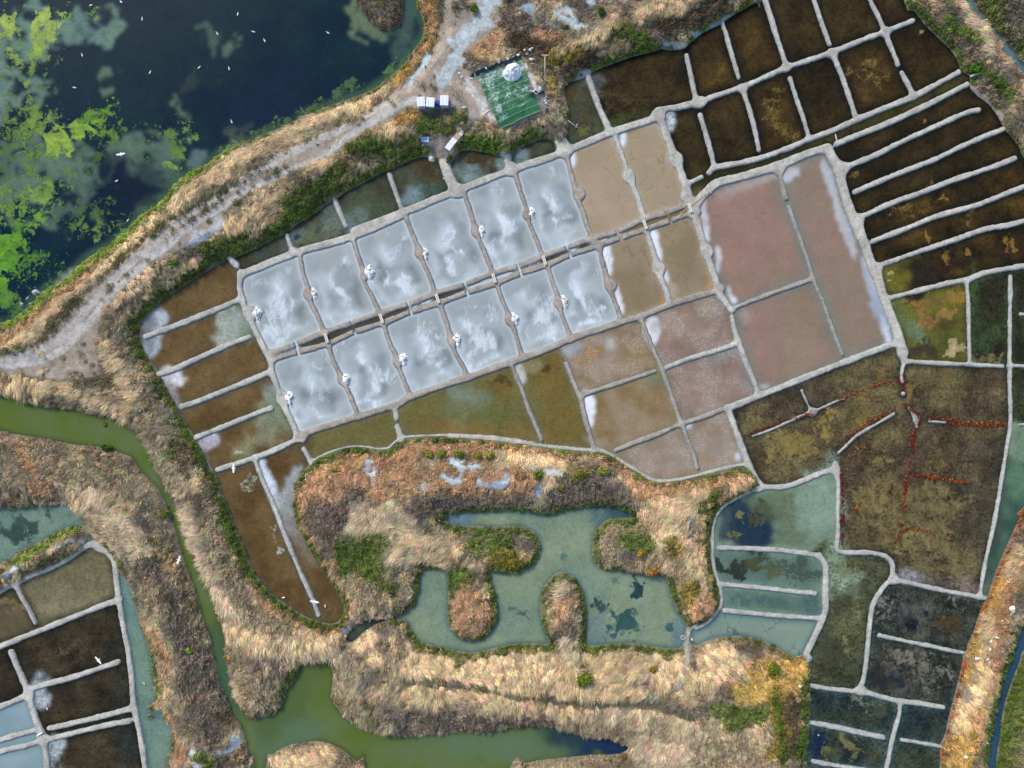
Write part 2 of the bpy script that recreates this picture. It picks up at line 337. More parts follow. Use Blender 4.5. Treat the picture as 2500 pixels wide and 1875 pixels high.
# ------------------------------------------------------------------ clay bunds: "kind half-width points"
BUNDS = """
g 12 F 800,470 900,430 1160,325 1190,315 1550,215 1900,60 B 180,1560 520,1430 870,1290 1240,1150 1590,1030 1900,900 2212,800 C 40,765
g 10 F 800,470 790,560 810,640 830,720 870,800 920,900 960,980 1000,1060 1010,1130 1040,1220 1080,1330 1110,1400 1150,1480 1180,1570
t 10 F 1180,1570 1300,1520 1590,1430 1850,1350 1940,1300 H 0,650 100,620 300,550 480,485 650,425 820,350 1000,290 1150,240 1300,195 1470,125 1600,85 1790,30 1830,10
t 8.8 F 1010,1000 1160,945 1370,860 1540,800 1740,730 1930,670 2110,600 G 0,1225 180,1150 380,1090 560,1020 740,965 890,905 1060,845 1220,785
t 8.8 G 1240,775 1400,735 1580,650 1740,605 1880,550 1920,530
t 8.8 F 1010,1045 1180,995 1380,940 1560,860 1750,800 1940,725 2140,660 G 0,1280 200,1215 390,1145 580,1085 750,1015 920,960 1090,890 1280,830
t 8.8 G 1280,830 1430,775 1590,720 1760,660 1890,615 1950,600
t 8 F 1000,1000 1015,1045
t 9 G 1225,785 1275,835
t 7 F 1190,320 1220,470 1250,560 1260,640 1310,740 1350,830 1370,870
t 7 F 1550,215 1590,350 1620,440 1630,520 1680,610 1720,700 1745,740
t 7 F 1910,80 1960,210 2000,300 2020,370 2070,480 2110,600
t 7 G 370,480 410,600 440,700 470,790 510,880 550,980 560,1020
t 7 G 720,365 750,470 790,580 800,650 840,750 880,850 900,900
t 8 G 1060,220 1090,340 1110,420 1140,530 1170,600 1200,700 1240,780
t 7 F 1390,950 1420,1050 1470,1150 1500,1210 1540,1300 1575,1390 1590,1430
t 7 F 1760,800 1800,930 1850,1030 1860,1090 1900,1190 1940,1290
t 7 G 200,1215 250,1350 280,1450 300,1530 340,1610 370,1659 H 110,610
t 7 G 590,1085 620,1180 660,1270 690,1350 720,1440 750,1540 770,1580
t 7 G 930,960 970,1090 1000,1170 1020,1270 1060,1380 1090,1460
t 8 G 1280,830 1300,930 1330,1040 1350,1120 1390,1220 1420,1310
g 9 G 1390,100 1430,210 1470,320 1490,380 1530,480 1560,570 1580,650
g 12 C 30,780 55,860 90,960 130,1070 160,1130 190,1220 220,1310 230,1370
g 9 G 1600,740 1640,860 1670,950 1690,1040 1730,1130 1750,1200
g 11 G 1920,610 1955,720 1990,830 2020,930 2060,1040 2090,1150 D 180,640 240,710
g 13 C 250,1440 290,1360 340,1300 420,1235 560,1200 700,1160 830,1120 950,1070 1080,1020 1160,1005
g 15 C 1160,1005 1195,1070 1240,1150 1260,1240 1300,1380 1340,1480 1385,1600 D 1085,130 1130,250 1180,400 1220,480 1255,600 1300,720 1345,830 1385,960 1395,1005
g 10 D 1370,935 1300,950 1100,1025 900,1100 700,1180 500,1260 420,1290 300,1340 210,1370
g 10 D 210,1370 250,1480 290,1590 L 280,170 320,290 360,380 400,460 425,510
t 8 C 830,1130 850,1230 880,1340
t 6.5 D 625,15 680,170 730,310 770,430 790,510 850,640 900,790 950,920 985,1010
t 7.5 D 785,500 700,530 560,580 400,640 260,695 240,710
g 8 D 240,760 260,850 285,930 330,1050 380,1170 420,1280
g 8 D 285,930 150,980 H 1900,400 1750,445 1600,490 1460,545
t 7.5 H 1290,230 1330,330 1370,430 1420,540 1480,700 1530,850 1560,930
t 7 H 1560,930 1600,1030 1640,1130 1665,1225
t 7.5 H 880,735 1000,695 1200,630 1380,570
t 8 H 775,500 805,580 850,690 880,750 900,850 930,960 960,1060 970,1100
t 6.5 H 405,530 430,570 480,690 530,830 580,950 615,1035
t 7.5 H 1115,1105 1250,1050 1400,995 1550,930 1700,880 1825,833
g 6.5 H 0,1010 200,1020 400,1045 700,1085 940,1105 1010,1108 1080,1135 1160,1185 1260,1245 1340,1295 1420,1315 1560,1300 1700,1265 1860,1225 1960,1205 2010,1218
g 4.5 J 730,345 800,310 900,270 1000,250 1100,255 1180,268 1240,260 1280,225 1320,200
g 4.5 J 1340,190 1400,182 1600,175 1800,182 2000,195 2212,225
g 8 J 668,265 700,320 720,365
g 9 J 1300,115 1315,160 1325,205
g 8 J 1285,-5 1295,60
g 9 J 90,405 200,370 340,325 460,280 600,215 650,190
g 7.5 J 340,330 370,420 420,540 480,680 540,840 600,990 660,1130 720,1260 768,1388
g 9 F 800,635 650,700 500,760 350,820 155,890
g 9 F 855,892 700,950 500,1040 350,1110 240,1145
g 9 F 985,1130 850,1190 650,1270 500,1330 397,1363
g 8 F 1002,1372 900,1410 750,1470 600,1530 490,1575
g 9 F 720,360 770,412
g 7.5 F 1110,205 1130,270 1155,320
g 7.5 B 40,1330 80,1430 122,1525
g 7.5 B 417,1180 450,1270 500,1410
g 17 B 770,1040 795,1120 825,1210 870,1290
g 10 B 1212,1090 1225,1110
g 9 B 1240,1120 1245,1160
g 10 B 1755,510 1790,610 1830,720 1880,830 1905,890
g 18 B 1570,950 1600,1010
g 10 C 235,705 150,725 60,740 20,770
g 7.5 C 210,375 230,460 250,560 270,650 290,695
g 8.5 C 290,700 400,650 580,590 700,540 890,455 1000,420 1200,350 1400,270 1550,215 1640,180 1735,142
g 9 C 268,700 320,690
g 6.5 C 450,155 480,240 510,350 540,450 563,525
g 8.5 C 660,-260 740,0 780,120 820,250 860,370 885,445
g 7.5 C 980,-260 1070,0 1110,120 1150,230 1175,298
g 7.5 C 1340,-260 1450,0 1500,100 1545,205
g 7.5 C 1550,220 1590,320 1620,390 1638,438
g 7 C 1665,490 1700,560 1745,650
g 7.5 C 1195,360 1250,490 1290,600 1330,720 1345,775
g 7.5 C 590,600 640,760 670,870 700,1015
g 7.5 C 910,530 950,660 1000,800 1035,930
g 7.5 C 303,778 340,900 370,1010 400,1130
g 9 C 362,1165 400,1132 520,1110 700,1070 900,1000 1040,940 1200,880 1400,790 1600,710 1750,650 1900,570 2045,490
g 9 C 1225,970 1350,920 1550,840 1750,750 1950,650 2105,570
g 6.5 C 312,1195 240,1230 205,1255
g 8 C 1310,1120 1500,1040 1700,940 1900,850 2100,760 N 780,1115
g 8 C 1345,1298 1500,1230 1700,1150 1900,1070 N 600,1490 850,1380 1035,1310
g 8 C 1393,1463 1600,1370 1800,1300 2000,1220 N 900,1700 1150,1605
g 8 C 1470,1628 1700,1540 1900,1460 D 1900,0 P 2500,456 2760,360
g 8 D 1240,410 1350,370 1550,300 1750,235 1950,165 P 2500,540 2760,450
g 8 D 1312,628 1500,580 1700,530 1830,505 1950,460 2145,425
g 9 D 2172,418 2300,400 2600,330
g 6.5 D 1822,510 1835,650 1840,850 1845,1070
g 6.5 D 2120,485 2118,700 2115,900 2115,1080 2118,1300 2120,1480 L 2105,200 2080,350 2040,600 2000,820 1980,900 1940,1090 1915,1265
g 7 D 1402,1055 1550,1065 1850,1080 2073,1090
g 6.5 D 2120,1085 2250,1092 2600,1100
g 6 D 1402,1060 1385,1150 1390,1195
g 5 D 2188,740 2350,745
g 5 D 2182,1485 2300,1480
m 3.6 D 712,1255 740,1320 780,1400
m 3.6 D 780,1395 700,1430 600,1475 500,1520 385,1560
m 3 D 780,1400 850,1370 950,1325 1000,1310
m 4.6 D 1332,1412 1200,1490 1080,1560 1020,1620 L 962,290
m 5 D 1435,1372 1480,1440 1490,1500
m 3.8 D 1575,1462 1678,1470
g 6 D 1395,1275 1397,1280
g 9 L 420,522 480,525 600,520 720,480 850,425 930,405 940,365
g 7.5 L 935,415 958,500 955,700 955,850 950,940 990,965 1100,965 1200,970 1290,1000 1325,1050 1325,1120 1335,1150
g 6.5 L 420,525 300,578 180,653 125,740 108,850 108,1000 133,1130 158,1200 168,1280 152,1340 80,1430 0,1475 K 1718,800 1680,830 1668,900 1660,965
g 8 L 155,935 300,935 500,945 700,965 830,990
g 10 L 830,990 870,1050 875,1150 872,1250 872,1350 835,1450 795,1540 745,1645 M 760,920
g 8 L 155,1178 300,1190 500,1210 650,1228 798,1240
g 8 L 195,1357 400,1377 600,1395 840,1410
g 7.5 M 1335,390 1450,412 1600,447 1750,477 1950,512
g 7.5 M 1330,385 1270,430 1200,540 1175,650 1160,800 1150,920 1130,1050 1105,1130
g 6.5 M 1237,765 1400,800 1550,830 1700,862 1800,882
g 7.5 M 782,1105 900,1125 1050,1140 1120,1142 1250,1180 1380,1210 1500,1222 1668,1250
g 7.5 M 1375,1215 1370,1300 1340,1400 1310,1530 1285,1659 1230,1900
g 8 M 760,1350 950,1385 1100,1420 1262,1453
g 6 M 1387,1470 1500,1487 1655,1515
g 7 M 787,1612 900,1635 1050,1659 1200,1680
g 9 I -200,1010 0,930 150,870 300,810 450,750 600,690 720,650
g 10 I 570,315 640,360 690,430 705,560 720,660 740,800 770,950 790,1100 805,1270 830,1400 860,1560 880,1750 900,2000
g 9 I 565,315 500,340 400,410 300,460 200,497 100,545 60,560 0,600 -200,720
g 8 I 98,560 130,630 170,700 213,788
g 10 I 70,965 100,1040 140,1130 170,1200 185,1260 220,1380 250,1450 270,1530 285,1659 300,2000
g 8.5 I 712,1022 600,1060 450,1110 300,1150 180,1187
g 9 I -200,1360 0,1290 80,1260 170,1215
g 8.5 I 800,1298 650,1340 500,1375 400,1400 297,1420
g 8.5 I 778,1377 650,1400 500,1435 400,1460 270,1492
g 8.5 I -200,1540 0,1490 100,1460 235,1428
g 8.5 I -200,1610 0,1560 80,1540 153,1525
g 8 I 182,1515 260,1493
"""
BULGE = """F 872,732 20|F 1252,605 15|F 1645,470 14|F 2003,325 14|G 448,735 14|G 793,615 14|G 1148,480 17|F 1088,1305 18|F 1483,1180 14|F 1860,1055 14|G 288,1470 14|G 673,1330 14|G 1005,1215 14|G 1362,1095 17|G 1482,365 18|G 1800,240 16|C 140,1085 16|G 1682,985 18|G 2010,870 18|C 20,770 16|C 830,1140 17|B 870,1290 18|B 1600,1020 19|B 1240,1150 14|D 1395,1000 12|C 300,690 13|C 205,1330 14|C 1195,365 9|C 885,455 10|C 1555,215 9|C 590,600 9|D 785,1400 9|L 1335,1145 11|M 1110,1135 12|L 940,410 11|L 420,520 13|I 600,335 12|I 260,1480 13|I 180,1220 12|J 660,190 12|C 1260,1140 18|D 1085,110 17|D 1210,440 17|L 1485,60 8"""
NOTCH = "F 1171,940|F 1183,993|F 1549,797|F 1565,858|F 1928,668|F 1945,724|G 375,1090|G 388,1145|G 735,968|G 750,1015|G 1065,848|G 1083,890|G 1402,732|G 1425,777|G 1736,603|G 1760,660|B 1955,1560|H 760,478|D 2085,1090"
G2 = Grid(-130, 2630, -130, 2005, 2)
sd = np.full(G2.shape, 30.0); blab = np.full(G2.shape, -1, np.int32); bkind = []; best = np.full(G2.shape, 30.0)
def smin(a, b, k):
    h = np.clip(0.5 + 0.5 * (b - a) / k, 0, 1)
    return b * (1 - h) + a * h - k * h * (1 - h)
def add_field(pts, w, lab, k=9.0):
    xs = [p[0] for p in pts]; ys = [p[1] for p in pts]; m_ = w + 34
    s_ = G2.box(min(xs) - m_, max(xs) + m_, min(ys) - m_, max(ys) + m_)
    if sd[s_].size == 0: return
    g = Grid.__new__(Grid); g.x0, g.y0, g.st = G2.xs[s_[1].start], G2.ys[s_[0].start], 2
    g.xs, g.ys = G2.xs[s_[1]], G2.ys[s_[0]]; g.X, g.Y = G2.X[s_], G2.Y[s_]; g.shape = g.X.shape
    d = np.full(g.shape, 60.0); g.dist(d, pts, w + 32)
    d = np.minimum(d - w, 30.0)
    sd[s_] = smin(sd[s_], d, k)
    up = d < best[s_]
    if lab >= 0: blab[s_][up] = lab; best[s_][up] = d[up]
for ln in BUNDS.strip().split('\n'):
    kd, w, rest = ln.split(' ', 2)
    add_field(smooth_line(T(rest), 4), float(w) * 0.80, len(bkind)); bkind.append(kd)
for it in BULGE.split('|'):
    a, b_, r_ = it.split(); add_field(T(a + ' ' + b_), float(r_) * .9, -1, 12.0)
nz = (fbm(G2.X, G2.Y, 34, 41) - 0.5) * 3.4 + (vnoise(G2.X, G2.Y, 7, 45) - 0.5) * 1.5
sd = sd + nz
sd_solid = sd.copy()
for it in NOTCH.split('|'):
    p = T(it)[0]; sl_ = G2.box(p[0] - 25, p[0] + 25, p[1] - 25, p[1] + 25)
    # a narrow cut across the bund, perpendicular to the channel
    dx, dy = 0.33, 0.944
    u = (G2.X[sl_] - p[0]) * dy - (G2.Y[sl_] - p[1]) * dx; v = (G2.X[sl_] - p[0]) * dx + (G2.Y[sl_] - p[1]) * dy
    sd[sl_] = np.maximum(sd[sl_], np.where(np.abs(v) < 13, 2.6 - np.abs(u), -99))

# ------------------------------------------------------------------ ponds: seeds grow into regions bounded by the bunds
# name type seeds
POND_SEEDS = """
lagoon_water lagoon A 1000,300 300,900 100,1400 1700,500 B 200,200
canal_water canal E 400,1200 900,1400 I 1070,200 1230,700 1330,1050 1500,1500 K 500,1550 300,1530 P 790,1780
finger_pond_water teal K 500,150 1000,250 650,700 1300,700 150,700 1200,120
creek_water creek J 1030,1490
salt_pan salt F 1080,680
salt_pan salt F 1450,570
salt_pan salt F 1850,420
salt_pan salt G 270,830
salt_pan salt G 640,690
salt_pan salt G 970,560
salt_pan salt F 1290,1250
salt_pan salt F 1680,1130
salt_pan salt F 2050,1000
salt_pan salt G 480,1370
salt_pan salt G 840,1270
salt_pan salt G 1180,1150
brine_pan tan G 1300,450
brine_pan tan G 1640,330
brine_pan tanb G 1520,1000
brine_pan tanb G 1860,930
channel_water channel F 1270,930 1640,800 2000,680 G 300,1145 800,965 1150,842 1030,878
channel_water channel2 G 1350,770 1480,735 1700,655 1850,600 1920,565
reservoir_water pink C 600,1450 D 300,400
reservoir_water pink2 C 1050,1250 D 850,250 1080,800
reservoir_water pink D 600,850
reservoir_water pinkc H 1620,300
reservoir_water pinkc H 1750,620
reservoir_water ochrec H 1100,480
reservoir_water ochrec2 H 1200,800
reservoir_water crackc H 1430,1130
reservoir_water crackc H 1780,1030
pond_water olive H 680,780
pond_water olive F 2000,1480 H 250,800
pond_water olive J 950,160
pond_water ochre J 550,400
pond_water ochre J 320,900
pond_water ochre J 760,1100
pond_water ochre F 400,720
pond_water ochre F 500,900
pond_water ochre F 600,1130
pond_water ochre F 700,1380
pond_water ochre F 850,1560
pond_water moss F 950,310
pond_water moss F 1250,180
pond_water moss B 280,1330
pond_water moss B 620,1230
pond_water moss B 1000,1140
pond_water moss B 1390,1030
pond_water moss B 1740,750
pond_water black B 2000,600 C 100,500
pond_water black2 C 370,430
pond_water black2 C 680,320
pond_water black C 930,180
pond_water black C 1320,140
pond_water black C 1620,80
pond_water black C 1750,350
pond_water black2 C 1450,500
pond_water black C 1130,650
pond_water black2 C 820,760
pond_water black C 510,860
pond_water black C 220,950
channel_water blackmoss C 600,1130 C 1000,1000 1170,930 1600,770
channel_water blackmoss C 280,1270
pond_water black C 1500,960
pond_water black C 1600,1080
pond_water black C 1600,1270
pond_water black3 C 1800,1380
pond_water black3 D 1550,170
pond_water black3 D 1700,350
pond_water yellow D 1330,500 1400,750
pond_water yellow D 1600,800
pond_water greend D 1980,800
pond_water greend D 2180,700
pond_water greend D 2190,1280
pond_water mud D 500,1380
pond_water mud D 1050,1200
pond_water mud D 700,1560 1000,1400
pond_water mud D 1750,1200
pond_water mud D 1800,1560 L 1750,250 1700,650 1700,1000
pond_water mud L 1150,650
pond_water tealmud L 600,700 900,600 D 2250,1650
pond_water tealdark L 500,1080
pond_water tealdark L 500,1290
pond_water teal2 L 450,1490 K 1800,850
pond_water mossmud L 950,1150 M 950,700
pond_water darkmud M 1550,600
pond_water darkmud M 1450,1000
pond_water dkblue M 1050,1250
pond_water dkblue M 1000,1500
pond_water dkblue M 1520,1350
pond_water dkblue M 1500,1600
pond_water greent L 2150,450 1990,1050
west_pond_water teal3 I 200,180
ditch_water teal3 I 800,750 900,1250 950,1550 560,275
pond_water beige I 400,600
pond_water beige2 I 60,720
pond_water black4 I 450,930
pond_water black4 I 20,1100
pond_water black4 I 530,1200
channel_water black4 I 500,1400
pond_water black4 I 600,1550
pond_water bluew I 80,1370
pond_water bluew I 100,1610
channel_water bluew I 100,1500
canal_water ecanal P 2440,1720 2480,1600
canal_water ncanal N 1000,430 750,60
"""
# display colours of floor/water: main, secondary, edge, edge width, variance, crackle, wetness
TYPES = {
 'lagoon': ((3, 30, 45), (12, 38, 46), (60, 86, 68), 22, .22, 0, 1),
 'canal': ((84, 100, 42), (90, 104, 62), (64, 76, 38), 10, .04, 0, .8),
 'teal': ((124, 138, 110), (112, 130, 110), (72, 98, 96), 10, .2, 0, .7),
 'teal2': ((126, 142, 124), (118, 136, 120), (74, 106, 112), 12, .05, -.6, .7),
 'teal3': ((100, 124, 110), (110, 130, 112), (74, 106, 104), 9, .24, 0, .7),
 'creek': ((60, 66, 60), (70, 76, 66), (40, 46, 40), 8, .1, 0, 1),
 'salt': ((148, 156, 155), (132, 138, 134), (196, 202, 204), 4, .03, 0, .6),
 'tan': ((160, 140, 115), (150, 134, 108), (172, 155, 130), 6, .06, -.3, .4),
 'tanb': ((138, 122, 98), (128, 112, 86), (160, 140, 114), 6, .08, -.35, .5),
 'channel': ((58, 52, 40), (66, 58, 44), (80, 74, 62), 4, .15, 0, .6),
 'channel2': ((112, 98, 60), (100, 88, 50), (120, 104, 70), 4, .08, 0, .8),
 'pink': ((140, 112, 98), (128, 110, 92), (114, 116, 104), 22, .10, 0, .3),
 'pink2': ((136, 112, 98), (128, 113, 96), (116, 118, 107), 20, .10, 0, .3),
 'pinkc': ((128, 106, 92), (138, 118, 104), (116, 108, 92), 12, .10, 1, .5),
 'ochrec': ((124, 104, 72), (140, 122, 100), (110, 98, 70), 12, .10, .9, .5),
 'ochrec2': ((122, 98, 60), (136, 118, 92), (122, 112, 76), 14, .10, .45, .5),
 'crackc': ((134, 117, 97), (142, 128, 112), (126, 112, 86), 12, .08, .9, .5),
 'olive': ((106, 88, 44), (98, 94, 54), (102, 98, 66), 14, .24, 0, .3),
 'ochre': ((84, 64, 35), (100, 81, 50), (78, 74, 58), 10, .30, 0, .3),
 'moss': ((66, 56, 32), (66, 70, 54), (44, 50, 42), 10, .4, 0, .4),
 'black': ((38, 30, 17), (54, 43, 22), (20, 21, 16), 16, .6, 0, .3),
 'black2': ((50, 38, 19), (94, 76, 36), (20, 22, 16), 18, .55, 0, .3),
 'black3': ((40, 31, 18), (70, 54, 23), (22, 24, 18), 16, .6, 0, .3),
 'black4': ((46, 39, 28), (64, 55, 38), (24, 29, 20), 12, .6, 0, .3),
 'blackmoss': ((50, 42, 20), (64, 58, 28), (34, 36, 22), 8, .4, 0, .8),
 'yellow': ((98, 94, 36), (82, 82, 38), (62, 60, 30), 12, .35, 0, .4),
 'greend': ((40, 38, 27), (48, 52, 32), (54, 66, 44), 14, .7, 0, .3),
 'greent': ((84, 112, 88), (52, 76, 64), (60, 86, 74), 12, .2, 0, .9),
 'mud': ((70, 60, 44), (94, 84, 56), (46, 46, 38), 14, .75, 0, .3),
 'tealmud': ((108, 126, 104), (94, 108, 84), (114, 134, 112), 14, .25, 0, .9),
 'tealdark': ((82, 102, 90), (92, 114, 100), (104, 128, 114), 12, .22, 0, .9),
 'mossmud': ((64, 66, 46), (84, 84, 56), (48, 60, 50), 12, .8, 0, .5),
 'darkmud': ((44, 48, 40), (66, 66, 56), (50, 62, 54), 14, .95, 0, .4),
 'dkblue': ((36, 46, 46), (58, 64, 48), (54, 76, 78), 10, .8, 0, .7),
 'beige': ((108, 102, 76), (118, 112, 84), (62, 58, 40), 16, .4, 0, .5),
 'beige2': ((92, 82, 58), (80, 72, 52), (50, 48, 34), 16, .26, 0, .5),
 'bluew': ((134, 152, 156), (120, 142, 146), (110, 134, 136), 8, .04, 0, 1),
 'ecanal': ((42, 72, 92), (46, 78, 96), (40, 66, 80), 6, .05, 0, 1),
 'ncanal': ((86, 116, 120), (80, 108, 108), (70, 96, 92), 7, .08, 0, 1),
}
sd3 = G2.sample(sd_solid, G3.X, G3.Y)
off = (G3.X < G2.xs[0]) | (G3.X > G2.xs[-1]) | (G3.Y < G2.ys[0]) | (G3.Y > G2.ys[-1])
sd3[off] = 30
lab = np.zeros(G3.shape, np.int16); ponds = [('pond_water', 'black')]
for ln in POND_SEEDS.strip().split('\n'):
    n, t, pts = ln.split(' ', 2); ponds.append((n, t))
    for p in T(pts):
        s_ = G3.box(p[0] - 5, p[0] + 5, p[1] - 5, p[1] + 5); q = lab[s_]; q[sd3[s_] > .8] = len(ponds) - 1
def grow(allowed, iters):
    for _ in range(iters):
        un = (lab == 0) & allowed
        n0 = 0
        for ax, sh in ((0, 1), (0, -1), (1, 1), (1, -1)):
            r = np.roll(lab, sh, ax)
            if ax == 0: r[0 if sh == 1 else -1] = 0
            else: r[:, 0 if sh == 1 else -1] = 0
            f = un & (r > 0) & (lab == 0)
            lab[f] = r[f]; n0 += f.sum()
        if n0 == 0: break
lab[(~basin)] = 0
grow(basin & (sd3 > 0.8), 600)
grow(basin, 14)
grow(basin | (bdist < 16), 6)
wet_cell = lab > 0
edge_d = np.minimum(np.where(basin, bdist, 0), np.maximum(sd3, 0))

PAL = np.array([[lin(TYPES[t][k]) for k in (0, 1, 2)] for _, t in ponds])     # n,3,3
PRM = np.array([[TYPES[t][k] for k in (3, 4, 5, 6)] for _, t in ponds], float)
A_ = PAL[lab, 0]; B_ = PAL[lab, 1]; E_ = PAL[lab, 2]
ew = PRM[lab, 0]; var = PRM[lab, 1]; crk = PRM[lab, 2]; wet = PRM[lab, 3]
X, Y = G3.X, G3.Y
n1 = fbm(X, Y, 80, 301, 4); n2 = fbm(X, Y, 34, 377, 3)
f = sstep(0.36, 0.64, n1 * 0.7 + n2 * 0.3)[..., None]
col = A_ * (1 - f) + B_ * f
black2 = np.isin(lab, [i for i, p in enumerate(ponds) if p[1] in ('black2',)])
cen = sstep(10, 55, edge_d + (n2 - 0.5) * 40)
col = np.where(black2[..., None], A_ * (1 - cen[..., None] * 0.8) + B_ * cen[..., None] * 0.8, col)
fe = (1 - sstep(0.1, 1.0, (edge_d + (n2 - 0.5) * 8) / ew))[..., None] * 0.85
col = col * (1 - fe) + E_ * fe
alg = np.zeros(G3.shape); acol = np.zeros(G3.shape + (3,)); salt = np.zeros(G3.shape)

# ---- salt pans: local coordinates and crystal field
uv, vv = np.array((0.937, -0.348)), np.array((0.31, 0.951))
Minv = np.linalg.inv(np.stack([uv, vv], 1))
for i, (n, t) in enumerate(ponds):
    if t != 'salt': continue
    m = (lab == i) & (sd3 > 0)
    x, y = X[m], Y[m]
    u = Minv[0, 0] * x + Minv[0, 1] * y; v = Minv[1, 0] * x + Minv[1, 1] * y
    def nrm(a):
        lo, hi = np.percentile(a, 1), np.percentile(a, 99); return 2 * (a - lo) / (hi - lo) - 1
    u, v = nrm(u), nrm(v)
    rj = np.random.default_rng(500 + i); jit = lambda s=0.12: rj.uniform(-s, s)
    nn = fbm(x, y, 46, 600 + i, 4) - 0.5; n3 = fbm(x, y, 40, 640 + i, 4) - 0.5
    u2, v2 = u + nn * 1.1, v + n3 * .9
    def bl(cu, cv, ru, rv): return np.exp(-(((u2 - cu) / ru) ** 2 + ((v2 - cv) / rv) ** 2))
    sg_ = 1 if rj.random() < .7 else -1
    s_ = (rj.uniform(.5, .95) * bl(-.05 + jit(.2), -.22 + jit(.2), .24 + jit(.08), .34 + jit()) + rj.uniform(.7, 1.15) * bl(sg_ * .18 + jit(.2), .36 + jit(.2), .30 + jit(), .26 + jit(.08))
          + rj.uniform(.3, .9) * bl(-sg_ * .24 + jit(.2), .3 + jit(.25), .14 + jit(.05), .3 + jit()) + rj.uniform(.2, .8) * bl(.0 + jit(.3), .82, .6, .12) + rj.uniform(.2, .7) * bl(-.8, .7 + jit(.2), .2, .3)
          + rj.uniform(.1, .6) * bl(jit(.4), -.6 + jit(.2), .4, .2) + rj.uniform(0, .5) * bl(.6, jit(.6), .2, .3))
    s_ = s_ + np.clip(fbm(x, y, 30, 680 + i, 4) - .52, 0, 1) * 2.2
    lite = .8 * bl(-.15 + jit(), -.25, .42, .5) + .8 * bl(0, .84, .85, .16) + .7 * bl(-.85, .3, .16, .8) + .5 * bl(.5, .05 + jit(), .3, .14) + .35 * bl(.8, -.5, .15, .5)
    dark = .9 * bl(.52 + jit(), .36 + jit(), .2, .3) + .65 * bl(-.05, .06 + jit(), .6, .09) + .7 * bl(-.45 + jit(), .1 + jit(), .14, .3) + .5 * bl(.5, -.3 + jit(), .3, .24) + .45 * bl(-.3 + jit(), -.75, .5, .12)
    yel = np.clip(.5 * bl(.1, .98, .9, .12) + .4 * bl(.9, .1, .1, .8) + .3 * bl(.2, -.8, .5, .2) + nn * 0.5, 0, 1)
    c = np.tile(lin((146, 154, 154)), (len(u), 1))
    k = np.clip(lite, 0, 1)[:, None]; c = c * (1 - k * .72) + lin((198, 208, 214)) * k * .72
    k = np.clip(dark, 0, 1)[:, None]; c = c * (1 - k * .8) + lin((96, 104, 104)) * k * .8
    k = yel[:, None]; c = c * (1 - k * .6) + lin((168, 165, 140)) * k * .6
    ed = np.clip(1 - edge_d[m] / 5.0, 0, 1)[:, None]; c = c * (1 - ed * .6) + lin((214, 218, 220)) * ed * .6
    col[m] = c; salt[m] = np.clip(s_ * 1.0, 0, 1.1)

